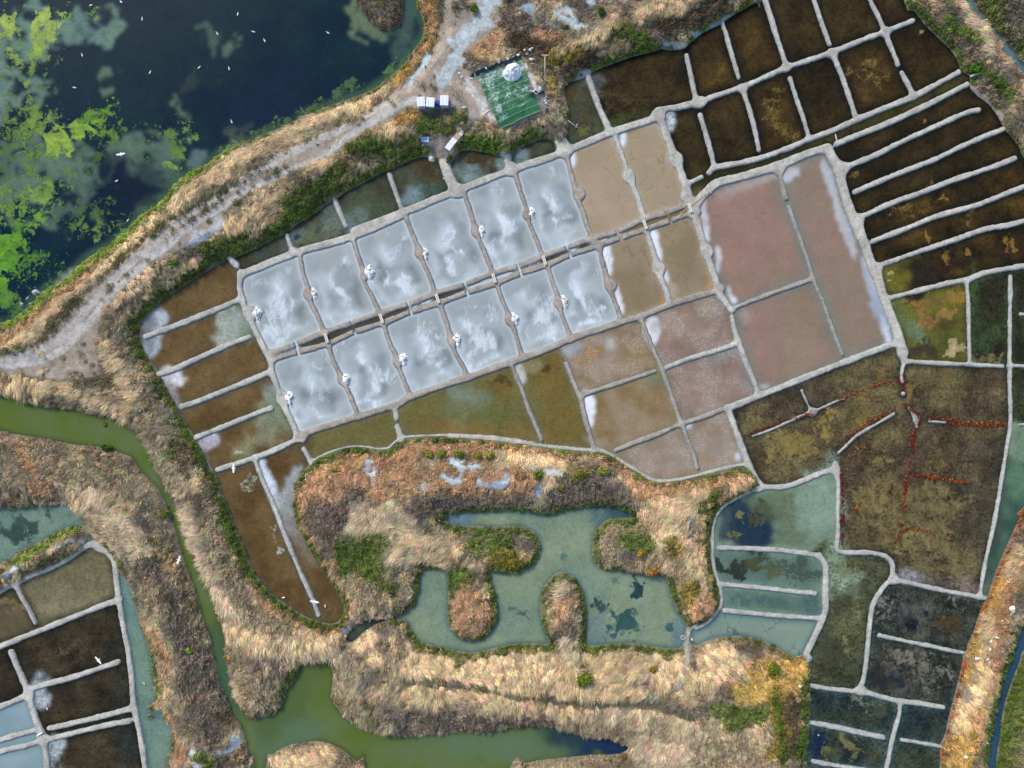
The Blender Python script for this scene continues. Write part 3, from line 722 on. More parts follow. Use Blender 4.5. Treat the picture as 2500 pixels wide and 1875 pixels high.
# ---- painted patches: mode, tile+point, rx, ry (map px), rotation deg, colour, strength
PATCH = """
s A 260,1060 110 40 20 88,110,92 .8
s A 470,1130 60 60 0 84,106,90 .75
s A 930,1060 90 30 -20 84,108,92 .75
s A 130,1250 40 90 0 84,108,90 .75
s A 150,250 60 90 20 96,122,108 .9
s A 60,560 50 60 0 100,126,114 .9
s A 800,70 45 34 0 96,122,104 .9
s A 540,180 30 70 -20 92,118,108 .8
s A 730,590 20 22 0 92,112,92 .8
s A 1390,250 22 24 0 70,92,76 .7
s A 1570,370 16 20 0 84,104,84 .7
s A 1280,560 30 26 0 46,60,52 .6
s A 820,1020 46 34 -25 88,112,92 .8
s A 640,1180 24 30 20 86,110,92 .8
s A 480,1430 30 60 40 84,106,92 .7
s A 340,1120 40 40 0 86,110,96 .8
s A 1230,760 12 20 0 84,106,84 .8
s A 1000,950 24 20 0 84,104,84 .7
s A 20,1280 30 40 0 84,110,92 .8
s A 1660,880 50 12 -28 86,98,74 .7
s A 1340,1050 34 20 -35 92,110,110 .8
s A 1100,1250 60 16 -35 70,92,74 .8
s E 440,220 26 12 -40 130,136,128 .9
s B 200,100 14 70 -12 96,112,84 .9
s B 300,200 44 14 28 96,112,84 .9
s B 540,120 14 60 10 62,84,76 .8
s B 500,300 20 44 25 64,84,78 .8
s A 850,1250 90 60 -30 10,22,40 .7
s A 1800,650 120 60 -25 14,32,52 .8
a A 140,1000 190 230 0 66,84,42 .42
a A 700,950 200 100 -15 60,80,44 .38
a A 480,1300 190 170 0 60,80,42 .42
a A 120,330 120 110 0 84,104,54 .42
a A 180,650 60 120 0 74,92,50 .36
a A 60,1300 90 260 0 64,90,40 .44
a A 330,150 110 70 0 92,114,60 .36
a A 1050,1000 120 70 0 66,88,48 .34
a A 850,1480 120 40 -30 66,92,44 .38
a A 1900,830 120 22 -28 66,88,50 .44
a E 120,200 110 120 0 70,110,38 .42
a E 260,330 100 60 -30 72,100,44 .36
a A 60,160 26 36 15 150,168,78 1.0
a A 270,210 36 44 0 148,166,78 .9
a A 290,100 30 20 0 146,166,80 .65
a A 400,120 22 16 -30 140,160,74 .6
a A 270,340 30 24 0 120,146,64 .6
a A 100,400 40 26 20 126,146,72 .55
a A 610,110 22 22 0 96,124,48 .55
a A 185,570 10 24 0 120,146,60 .55
a A 390,940 34 42 0 146,174,68 1.0
a A 540,880 44 20 -25 140,172,66 .85
a A 640,800 60 30 -35 90,130,44 .6
a A 200,800 50 60 30 110,136,60 .6
a A 60,960 40 60 0 74,100,44 .5
a A 770,930 34 30 0 84,116,48 .55
a A 1190,1010 46 60 10 88,116,54 .66
a A 1140,1120 30 14 10 112,140,66 .7
a A 640,1050 40 36 0 48,70,38 .55
a A 230,1090 34 50 15 98,124,56 .6
a A 260,1310 44 34 0 116,144,66 .7
a A 120,1400 60 50 0 110,138,60 .55
a A 450,1200 30 30 0 96,126,52 .5
a A 60,1620 40 30 0 98,144,50 .85
a A 200,1500 50 60 0 84,124,50 .55
a A 620,1480 50 50 -20 62,86,42 .5
a A 640,1560 40 24 -20 100,126,60 .5
a A 840,1570 20 20 0 94,130,62 .7
a E 20,100 40 60 0 98,150,44 .9
a E 150,60 60 40 0 66,106,34 .55
a E 10,330 30 40 0 92,140,44 .8
a E 80,420 40 40 0 66,96,48 .55
a A 1800,850 60 10 -30 74,94,56 .55
a A 2100,740 60 14 -28 60,82,50 .55
a A 1560,980 40 10 -28 84,112,58 .55
a B 130,590 50 16 -25 60,82,52 .6
a B 460,430 46 18 -38 70,96,56 .6
a I 120,220 52 42 10 50,70,62 .75
a I 300,150 16 18 0 54,76,68 .6
a K 660,730 30 20 10 62,86,80 .62
a K 930,390 14 16 0 70,98,88 .6
a K 1370,575 20 22 0 40,62,68 .85
a K 1220,530 22 14 0 68,94,88 .55
a K 1140,690 20 26 -20 46,70,70 .7
a K 1200,720 24 12 30 50,76,74 .6
a K 1270,800 60 26 -35 48,74,74 .72
a K 1330,830 36 20 0 54,82,80 .55
a K 1550,820 14 14 0 58,84,84 .65
a K 1190,870 50 16 0 64,92,96 .45
s K 1230,115 50 16 8 44,66,80 .85
s K 1180,170 34 26 -40 66,92,96 .7
s K 280,165 40 14 0 86,112,136 .7
s K 1620,870 20 40 0 60,94,120 .5
s K 1100,860 30 60 0 74,106,124 .4
s K 1100,1510 110 30 12 22,44,74 .95
s K 920,1500 60 26 10 42,64,60 .8
s K 500,1540 160 34 5 88,108,78 .8
s P 700,1790 60 90 0 82,108,84 .7
s I 1300,1000 20 90 0 56,84,60 .7
s I 1380,1180 18 60 -15 58,86,66 .7
s I 1720,1240 60 120 20 74,92,50 .8
s L 320,740 60 60 0 34,52,66 .95
s L 380,800 40 40 0 26,46,62 .7
s L 150,740 34 60 10 84,100,92 .5
s L 830,600 46 90 10 122,142,122 .9
a L 460,690 34 44 0 62,66,46 .66
a L 290,710 24 16 0 104,104,66 .6
a L 250,850 30 16 0 88,90,58 .5
a L 620,650 60 60 0 94,106,80 .5
a L 270,1060 40 34 0 44,52,44 .75
a L 400,1040 40 34 0 50,58,44 .65
a L 500,1060 50 30 0 84,86,50 .6
a L 680,1100 70 34 5 62,74,64 .6
a L 400,1280 90 20 3 66,90,86 .55
s L 800,1330 20 30 0 60,84,88 .6
a L 1000,1100 34 30 20 110,120,86 .6
a L 1020,1600 12 30 -25 110,112,70 .6
a L 690,220 60 40 -12 118,102,58 .8
a L 560,230 40 26 0 112,98,58 .7
a L 870,120 16 36 -10 122,106,60 .75
a L 900,20 22 14 0 132,112,56 .7
a L 490,320 14 14 0 122,108,56 .8
a D 1130,1310 30 16 -15 116,98,48 .6
a D 1270,1130 46 14 -30 100,82,44 .5
a L 1130,60 26 18 -30 110,92,48 .6
a L 1250,400 24 60 0 104,92,58 .55
a L 1240,640 60 50 0 108,95,58 .6
a L 1230,780 40 24 0 104,92,58 .55
a L 1640,630 90 56 -10 100,90,58 .62
a L 1700,1000 50 60 30 102,92,60 .62
a L 1650,370 60 36 0 96,78,48 .5
s L 1900,620 50 120 10 58,54,46 .6
s L 1500,250 30 90 0 70,58,48 .4
s L 1750,1180 80 20 8 120,108,104 .45
s L 1440,1130 30 12 15 150,150,150 .7
a L 1450,900 40 40 20 112,106,60 .5
a D 1650,1170 90 24 0 88,76,44 .5
a D 1450,1280 24 30 0 104,86,46 .5
a M 1300,560 40 40 0 104,108,96 .5
a M 1330,560 60 20 20 110,112,100 .45
a M 1600,1000 60 40 0 100,100,88 .48
a M 1100,1230 60 20 10 92,96,80 .45
a M 1500,1130 60 14 0 96,96,84 .45
a M 1700,560 40 20 0 104,104,92 .42
s L 950,1080 40 70 0 112,128,104 .85
a L 1000,1280 40 60 0 58,60,42 .5
a M 950,900 50 40 0 56,58,42 .5
a M 1430,620 34 40 0 22,26,34 .7
a M 1700,680 50 40 0 66,52,30 .6
a M 1430,940 60 30 20 104,98,84 .6
a M 1250,640 16 30 0 112,108,96 .5
a M 1230,1010 30 40 0 46,34,32 .6
a M 1300,1080 60 30 15 26,36,44 .6
s M 820,1500 20 40 0 22,40,64 .9
a M 870,1530 20 20 0 94,92,58 .7
a M 1000,1480 16 34 -20 96,94,58 .7
a M 1070,1530 20 24 0 92,90,56 .65
a M 1090,730 24 20 0 88,84,48 .5
a D 1600,650 50 20 -15 106,90,48 .7
a D 1500,690 30 24 0 118,92,46 .7
a D 1680,740 18 18 0 140,110,58 .85
a D 1560,800 22 18 0 134,102,58 .85
a D 1740,620 24 24 0 120,96,44 .7
a D 1740,970 26 20 15 146,134,94 .85
a D 1530,980 34 30 20 62,54,36 .8
a D 1700,800 50 26 0 70,56,30 .6
s D 1480,860 34 14 50 96,118,92 .7
s D 1370,720 16 40 -10 92,104,62 .7
s D 1600,430 90 30 -15 44,34,22 .95
s D 1470,480 40 40 0 36,32,22 .9
s D 1330,460 36 30 0 104,98,36 .7
a D 1310,460 8 8 0 150,140,90 .8
a D 1300,513 6 4 0 150,140,110 .8
s D 1880,600 9 70 0 50,70,38 .7
s D 1960,900 26 36 30 54,72,42 .6
a D 1880,1040 30 16 0 104,98,62 .6
a D 2000,1040 40 16 0 100,92,60 .6
a D 1850,60 40 10 -70 94,74,38 .5
a D 1380,40 40 12 -20 96,74,36 .5
a D 1560,220 10 14 0 112,86,36 .7
a D 1690,350 12 20 0 110,82,40 .7
a D 1835,320 8 18 -20 112,86,44 .8
a D 2130,270 10 30 -20 112,84,40 .7
a D 2090,270 8 24 -20 112,84,40 .7
a C 1800,1420 30 14 -20 90,72,38 .5
a C 1930,1340 18 18 0 110,84,40 .5
a C 1850,1230 30 18 0 86,70,38 .45
a C 1350,1170 16 12 -20 100,82,44 .6
a C 1820,820 10 12 0 120,100,56 .7
a C 1800,220 8 6 0 130,116,84 .8
a C 1450,520 40 60 -15 104,86,46 .5
a C 810,760 40 60 -10 96,80,40 .5
a C 870,900 34 34 0 100,78,36 .45
a B 1950,750 70 60 0 62,52,36 .4
s B 1800,560 20 30 -25 96,104,100 .5
a B 1730,870 16 14 0 84,84,44 .7
s B 1990,840 60 20 -20 64,80,44 .6
s B 950,1190 34 24 20 112,130,128 .8
s B 1170,1100 20 20 30 116,134,132 .7
s B 1300,1050 20 16 0 116,134,128 .8
s B 580,1330 26 26 -30 112,130,132 .75
s B 190,1480 26 22 0 108,126,128 .7
s B 40,1500 30 30 0 100,116,104 .7
s B 270,1420 50 26 -20 66,80,56 .6
s B 680,1280 24 22 0 58,84,72 .7
a B 310,1300 70 22 -20 62,52,38 .4
a B 1000,1070 50 16 10 58,44,28 .6
s F 1170,230 34 22 -15 88,110,112 .6
a F 1320,170 16 14 0 46,66,58 .6
a F 1180,215 12 8 0 30,54,70 .7
a F 950,320 30 12 -20 46,62,54 .55
s F 1280,210 60 16 -18 92,96,64 .5
s F 210,780 30 30 -20 168,176,182 .95
s F 190,930 22 36 20 170,178,186 .9
s F 170,850 16 60 0 96,98,96 .7
s F 340,1160 26 30 -40 192,190,190 1.0
s F 320,1240 14 40 -20 150,140,140 .8
s F 590,1590 24 20 -20 172,170,176 .9
s F 530,1640 14 20 -20 150,146,146 .8
s F 720,830 40 30 -20 148,156,142 .9
s F 790,760 24 34 -20 140,152,142 .8
s F 840,840 16 24 0 116,132,110 .7
s F 1020,1290 16 30 -30 132,142,128 .8
s F 1060,1420 14 40 -30 110,124,100 .8
s F 960,1540 40 30 -30 132,130,104 .7
s J 260,280 30 20 -30 126,128,96 .6
s J 440,60 26 30 0 116,126,96 .8
a J 230,290 20 8 -30 150,156,130 .5
a J 310,500 16 30 20 146,148,126 .55
a J 470,820 8 30 -5 140,132,110 .5
a J 490,960 16 8 -20 150,150,140 .6
s J 400,420 10 40 -18 196,204,212 .95
s J 450,520 12 34 -18 190,198,206 .95
s J 480,620 14 22 -20 176,184,192 .9
s J 580,560 12 60 10 150,156,158 .9
s J 600,450 10 30 35 150,156,156 .9
s J 560,680 22 50 0 146,146,142 .8
s J 620,830 16 34 -24 130,124,116 .8
s J 690,960 12 40 -28 116,104,88 .7
s J 200,760 14 120 -20 92,78,58 .3
s H 470,590 12 24 -15 190,192,182 .95
s H 540,540 24 14 -10 128,120,86 .8
a H 650,550 18 14 0 70,60,30 .75
a H 340,650 30 18 0 70,60,32 .7
a H 345,670 16 10 0 140,100,50 .6
s H 110,740 34 30 -10 112,128,116 .7
s H 100,820 40 60 20 110,116,84 .5
s H 250,890 60 30 0 92,96,52 .6
s H 100,980 60 20 0 128,98,52 .6
s H 450,1000 70 26 10 118,96,52 .5
s H 930,790 14 34 -10 222,224,228 1.0
s H 935,880 9 26 -14 214,216,220 1.0
s H 1370,280 18 30 12 212,214,216 1.0
s H 1370,340 8 24 10 206,206,206 1.0
a H 1360,285 9 14 0 140,130,120 .6
s H 1450,300 14 20 0 138,106,72 .8
s H 1700,170 30 14 -10 124,116,84 .7
s H 1460,230 40 12 -20 134,116,100 .7
s H 1600,940 9 8 -40 196,204,210 .9
s H 1940,1150 6 10 0 200,206,214 .9
s H 1000,420 50 30 -22 138,122,108 .8
a H 950,460 60 30 -22 132,104,62 .6
s H 900,470 40 24 -22 136,124,116 .6
s H 820,420 24 14 -30 150,160,160 .7
s H 1080,390 10 10 0 170,174,170 .7
s H 1230,470 30 40 0 130,106,66 .7
s H 1380,640 30 18 -20 104,112,90 .7
s H 1900,450 60 12 -20 106,118,108 .6
s H 2010,600 12 40 -20 104,120,116 .6
s H 1000,1050 30 12 20 150,136,118 .7
s H 1450,1260 34 8 -3 142,118,94 .8
s H 1700,1160 30 14 25 144,118,92 .7
s H 600,230 1 1 0 0,0,0 0
s G 1100,240 7 22 4 214,218,224 1.0
s G 1440,110 7 20 8 214,218,224 1.0
s G 1330,900 12 42 -8 220,222,224 1.0
s G 1320,960 9 22 -12 214,216,218 1.0
s G 1415,1200 7 34 -12 216,218,220 1.0
s G 1650,780 11 30 -6 220,222,224 1.0
s G 1675,870 8 24 -14 216,218,220 1.0
s G 1735,1040 6 14 -10 206,208,210 1.0
s G 1770,1140 12 20 0 170,152,130 .8
s G 2030,1080 8 30 10 176,138,98 .8
s G 1720,1190 8 30 18 168,130,86 .6
s C 320,1400 7 36 -6 222,228,236 1.0
s C 340,1560 6 26 -10 216,222,230 1.0
s D 60,110 8 30 -8 220,224,230 1.0
s D 150,340 6 22 -5 214,218,224 1.0
s D 145,420 4 14 0 208,212,218 .9
s D 250,640 10 8 40 210,212,214 .9
s D 225,590 4 16 -10 196,198,200 .9
s C 905,1180 22 14 -25 176,180,186 .95
s C 700,1220 90 8 -18 172,164,156 .6
s C 560,1280 60 14 -25 158,142,132 .6
s D 1000,150 12 80 -19 174,175,176 .85
s C 1180,1230 11 60 -19 174,175,178 .85
s D 1170,500 12 60 -17 170,172,174 .85
a D 1020,150 8 90 -19 146,154,170 .5
a C 1190,1230 7 60 -19 146,154,170 .5
a D 1150,480 7 60 -17 124,138,166 .5
s D 1280,850 8 40 -14 196,202,210 .9
s D 1230,680 14 50 -17 150,158,172 .8
s D 330,760 14 14 0 158,146,142 .6
s D 460,1225 12 4 -10 180,180,180 .8
s D 250,250 70 50 0 142,112,102 .6
s C 500,1400 60 60 0 142,112,102 .6
s D 480,800 50 70 20 140,112,102 .6
s D 600,1050 60 40 0 138,112,100 .5
s D 700,950 50 70 0 134,120,98 .5
s C 100,820 10 26 6 180,186,190 .9
s I 230,1200 22 40 0 150,156,158 .9
s I 340,1520 24 24 -20 168,174,176 .95
s I 320,1580 14 30 0 160,168,170 .8
s I 500,450 70 20 -28 96,92,62 .6
a I 50,700 40 30 -30 106,92,66 .5
a I 450,960 60 30 0 70,60,46 .5
s I 680,930 16 50 0 30,34,28 .7
s I 740,1200 30 60 -10 34,42,38 .6
s I 760,1500 22 50 0 30,44,40 .7
"""
def patches(txt):
    for k, ln in enumerate(txt.strip().split('\n')):
        mode, tl, pt, rx, ry, rot, c, st = ln.split()
        (px, py), = T(tl + ' ' + pt); rx, ry, rot, st = float(rx), float(ry), R(float(rot)), float(st)
        r_ = max(rx, ry) * 2.1 + 24
        s_ = G3.box(px - r_, px + r_, py - r_, py + r_)
        x, y = X[s_] - px, Y[s_] - py
        if x.size == 0: continue
        cv = [float(v) for v in c.split(',')]; cc = lin(cv)
        
        lag = mode == 's' and tl in 'AB' and k < 24
        crust = mode == 's' and sum(cv) > 510 and st >= .85; wf = 1.1 if crust else 7.5 if lag else 2.3; ns_ = 42.0 if lag else max(8.0, min(rx, ry) * .9); no_ = 6 if lag else 3
        w_ = (fbm(X[s_], Y[s_], ns_, 1300 + k * 3, no_) - 0.5)
        w2 = (fbm(X[s_], Y[s_], ns_, 4300 + k * 3, no_) - 0.5)
        wa = (max(min(rx, ry), 22) if lag else min(rx, ry)) * wf; x = x + w_ * wa; y = y + w2 * wa
        ca, sa = math.cos(rot), math.sin(rot)
        q = np.hypot((x * ca + y * sa) / rx, (-x * sa + y * ca) / ry)
        if mode == 's':
            hard = 0.12 if crust else .22 if lag else 0.2 if st >= .95 else (0.35 if st >= .85 else 0.6)
            w_ = ((1 - sstep(1 - hard * .6, 1 + hard, q)) * st)[..., None]
            col[s_] = col[s_] * (1 - w_) + cc * w_
            if mode == 's' and sum(cc) > 1.6: salt[s_] = np.maximum(salt[s_], 0)
        else:
            w_ = (1 - sstep(0.35, 1.5, q)) * st
            up = w_ > alg[s_]
            k2 = np.clip(w_ / (w_ + alg[s_] + 1e-3), 0, 1)[..., None]
            acol[s_] = np.where((w_ > 0)[..., None], acol[s_] * (1 - k2) + cc * k2, acol[s_])
            alg[s_] = np.maximum(alg[s_], w_)
patches(PATCH)
kw = blur(np.dstack([col, var[..., None]]), 1, 2); col, var = kw[..., :3], kw[..., 3]
par = np.dstack([var, crk, salt])

cellab = lab[:-1, :-1].copy()
for a in (lab[1:, :-1], lab[:-1, 1:], lab[1:, 1:]): cellab = np.where(cellab == 0, a, cellab)
ok = (lab[:-1, :-1] > 0) & (lab[1:, :-1] > 0) & (lab[:-1, 1:] > 0) & (lab[1:, 1:] > 0)
Z0 = np.zeros(G3.shape)
ATT = {'col': col, 'alg': alg, 'acol': acol, 'par': par, 'wet': wet}
for i, (n, t) in enumerate(ponds):
    o = grid_mesh(n, X, Y, Z0, ok & (cellab == i), ATT, M_POND)
    if o: o['kind'] = 'structure'

# ------------------------------------------------------------------ bund meshes
hb = np.where(sd < 0, 0.17 * (1 - np.exp(sd / 1.3)), -sd * 0.06)
hb = hb + np.clip(-sd, 0, 6) / 6 * ((fbm(G2.X, G2.Y, 9, 71, 2) - 0.5) * 0.05 + (fbm(G2.X, G2.Y, 50, 77, 2) - 0.5) * 0.06)
kd = np.array([1.0 if k == 't' else 0.0 for k in bkind] + [0.0])
tan = blur(np.where(blab >= 0, kd[blab], 0).astype(float), 3, 2)
nb = fbm(G2.X, G2.Y, 40, 88, 3)
top = lin((170, 166, 155)) * (1 - tan[..., None]) + lin((154, 142, 128)) * tan[..., None]
mud_ = blur(np.where(blab >= 0, np.array([1.0 if k == 'm' else 0.0 for k in bkind] + [0.0])[blab], 0).astype(float), 3, 2)[..., None]
top = top * (1 - mud_) + lin((142, 132, 118)) * mud_
top = top * (0.66 + 0.55 * nb[..., None] + .22 * fbm(G2.X, G2.Y, 11, 93, 2)[..., None])
side = lin((148, 150, 147)) * (1 - tan[..., None]) + lin((124, 128, 130)) * tan[..., None]
k = sstep(1.0, 5.0, -sd)[..., None]
bcol = side * (1 - k) + top * k
k = (sstep(-0.5, 1.0, -sd))[..., None]; bcol = lin((112, 116, 114)) * (1 - k) + bcol * k
cb = sd < 2.2
cells = cb[:-1, :-1] | cb[1:, :-1] | cb[:-1, 1:] | cb[1:, 1:]
bl_c = blab[:-1, :-1]
for i in range(len(bkind)):
    o = grid_mesh('clay_bund', G2.X, G2.Y, hb, cells & (bl_c == i), {'col': bcol}, M_CLAY)
    if o: o['kind'] = 'structure'

# ------------------------------------------------------------------ land: heights, soil, vegetation maps
track = T("P -260,930 E 0,735 330,640 470,505 600,355 720,245 830,115 960,25 A 1030,1590 1180,1510 1300,1440 1560,1270 1750,1150 1900,1050 2212,930 B 150,840 330,730 470,610 560,540 650,440 720,330 750,200 770,100 800,0 P 1090,-260 1240,-260 B 1210,0 1190,90 1150,120 1190,180 1090,280 1000,370 930,400 890,450 960,480 1000,520 1290,400 1330,430 1390,520 1440,640 1500,680 1500,760 1450,790 1500,850 1590,960 1600,1000 1560,1000 1480,880 1400,820 1230,905 1180,900 1110,850 1000,850 930,890 850,980 830,1100 760,1100 730,1060 650,1020 640,960 750,930 880,900 950,850 930,790 850,775 620,790 560,760 480,830 350,890 150,1010 0,1090 A 2050,1170 1850,1260 1700,1330 1570,1430 1540,1530 1350,1659 E 1250,50 1100,120 950,230 830,340 740,480 700,600 730,720 760,860 600,910 450,920 200,880 0,850 P -260,940")
bare_d = np.full(G3.shape, 40.0); G3.dist(bare_d, track, 40, True)
bare_in = G3.inside(track); bare_s = np.where(bare_in, bare_d, -bare_d) + (fbm(X, Y, 16, 201, 3) - 0.5) * 16
bare = sstep(-4, 6, bare_s)

soil = np.tile(lin((116, 98, 80)), G3.shape + (1,))
soil = soil * (0.75 + 0.5 * fbm(X, Y, 30, 211)[..., None])
bk = lin((150, 138, 124)) * (0.8 + 0.45 * fbm(X, Y, 24, 215)[..., None])
soil = soil * (1 - bare[..., None]) + bk * bare[..., None]

VK = {  # veg colour, shrub probability, length, density
 'S': ((216, 189, 146), 0.0, 1.25, 1.0), 'G': ((200, 164, 92), 0.05, .9, 1.0), 'O': ((196, 156, 116), 0.05, .9, 1.0),
 'N': ((122, 112, 98), 0.2, .7, .9), 'K': ((164, 150, 120), 0.08, .8, 1.0), 'D': ((76, 102, 38), 0.95, .7, 1.5), 'L': ((118, 150, 52), 0.95, .6, 1.5),
 'V': ((86, 112, 44), 0.6, .7, 1.2), 'Y': ((132, 122, 48), 0.5, .7, 1.1), 'W': ((96, 100, 64), 0.35, .4, .9), 'M': ((88, 76, 60), 0.5, .6, 1.0),
 'X': ((140, 66, 34), 0.9, .5, 1.4), 'T': ((212, 190, 154), 0.0, 1.35, 1.1)}
vcol = np.zeros(G3.shape + (3,)); shrub = np.zeros(G3.shape); vlen = np.ones(G3.shape); dens = np.ones(G3.shape)
q1 = fbm(X, Y, 70, 221, 4); q2 = fbm(X, Y, 40, 227, 3); q3 = fbm(X, Y, 28, 233, 3)
w_ = sstep(.38, .6, q1)[..., None]; vcol = lin(VK['K'][0]) * w_ + lin(VK['N'][0]) * (1 - w_)
w_ = (sstep(.5, .66, q2) * .8)[..., None]; vcol = vcol * (1 - w_) + lin(VK['S'][0]) * w_
w_ = (sstep(.58, .7, q3) * .6)[..., None]; vcol = vcol * (1 - w_) + lin((104, 98, 60)) * w_
shrub = sstep(.56, .74, q3) * .35
def veg_apply(w, kind, s_=(slice(None), slice(None))):
    c, sh, ln_, de = VK[kind]; w3 = w[..., None]
    vcol[s_] = vcol[s_] * (1 - w3) + lin(c) * w3; shrub[s_] = shrub[s_] * (1 - w) + sh * w
    vlen[s_] = vlen[s_] * (1 - w) + ln_ * w; dens[s_] = dens[s_] * (1 - w) + de * w
def local(pts, m_):
    xs = [p[0] for p in pts]; ys = [p[1] for p in pts]
    s_ = G3.box(min(xs) - m_, max(xs) + m_, min(ys) - m_, max(ys) + m_)
    g = Grid.__new__(Grid); g.X, g.Y = G3.X[s_], G3.Y[s_]; g.shape = g.X.shape
    if g.X.size == 0: return s_, None
    g.x0, g.y0, g.st = G3.xs[s_[1].start], G3.ys[s_[0].start], 3; g.xs, g.ys = G3.xs[s_[1]], G3.ys[s_[0]]
    return s_, g
def line_dist(pts, m_):
    pts = smooth_line(pts, 3); s_, g = local(pts, m_)
    if g is None: return s_, None
    d = np.full(g.shape, float(m_)); g.dist(d, pts, m_)
    return s_, d
def stroke(kind, rad, pts, st=0.9):
    s_, d = line_dist(pts, rad * 2.5 + 20)
    if d is None: return
    d = d + (fbm(X[s_], Y[s_], max(14, rad * .9), 240 + int(rad), 3) - 0.5) * rad * 1.5
    veg_apply((1 - sstep(rad * .65, rad * 1.35, d)) * st, kind, s_)
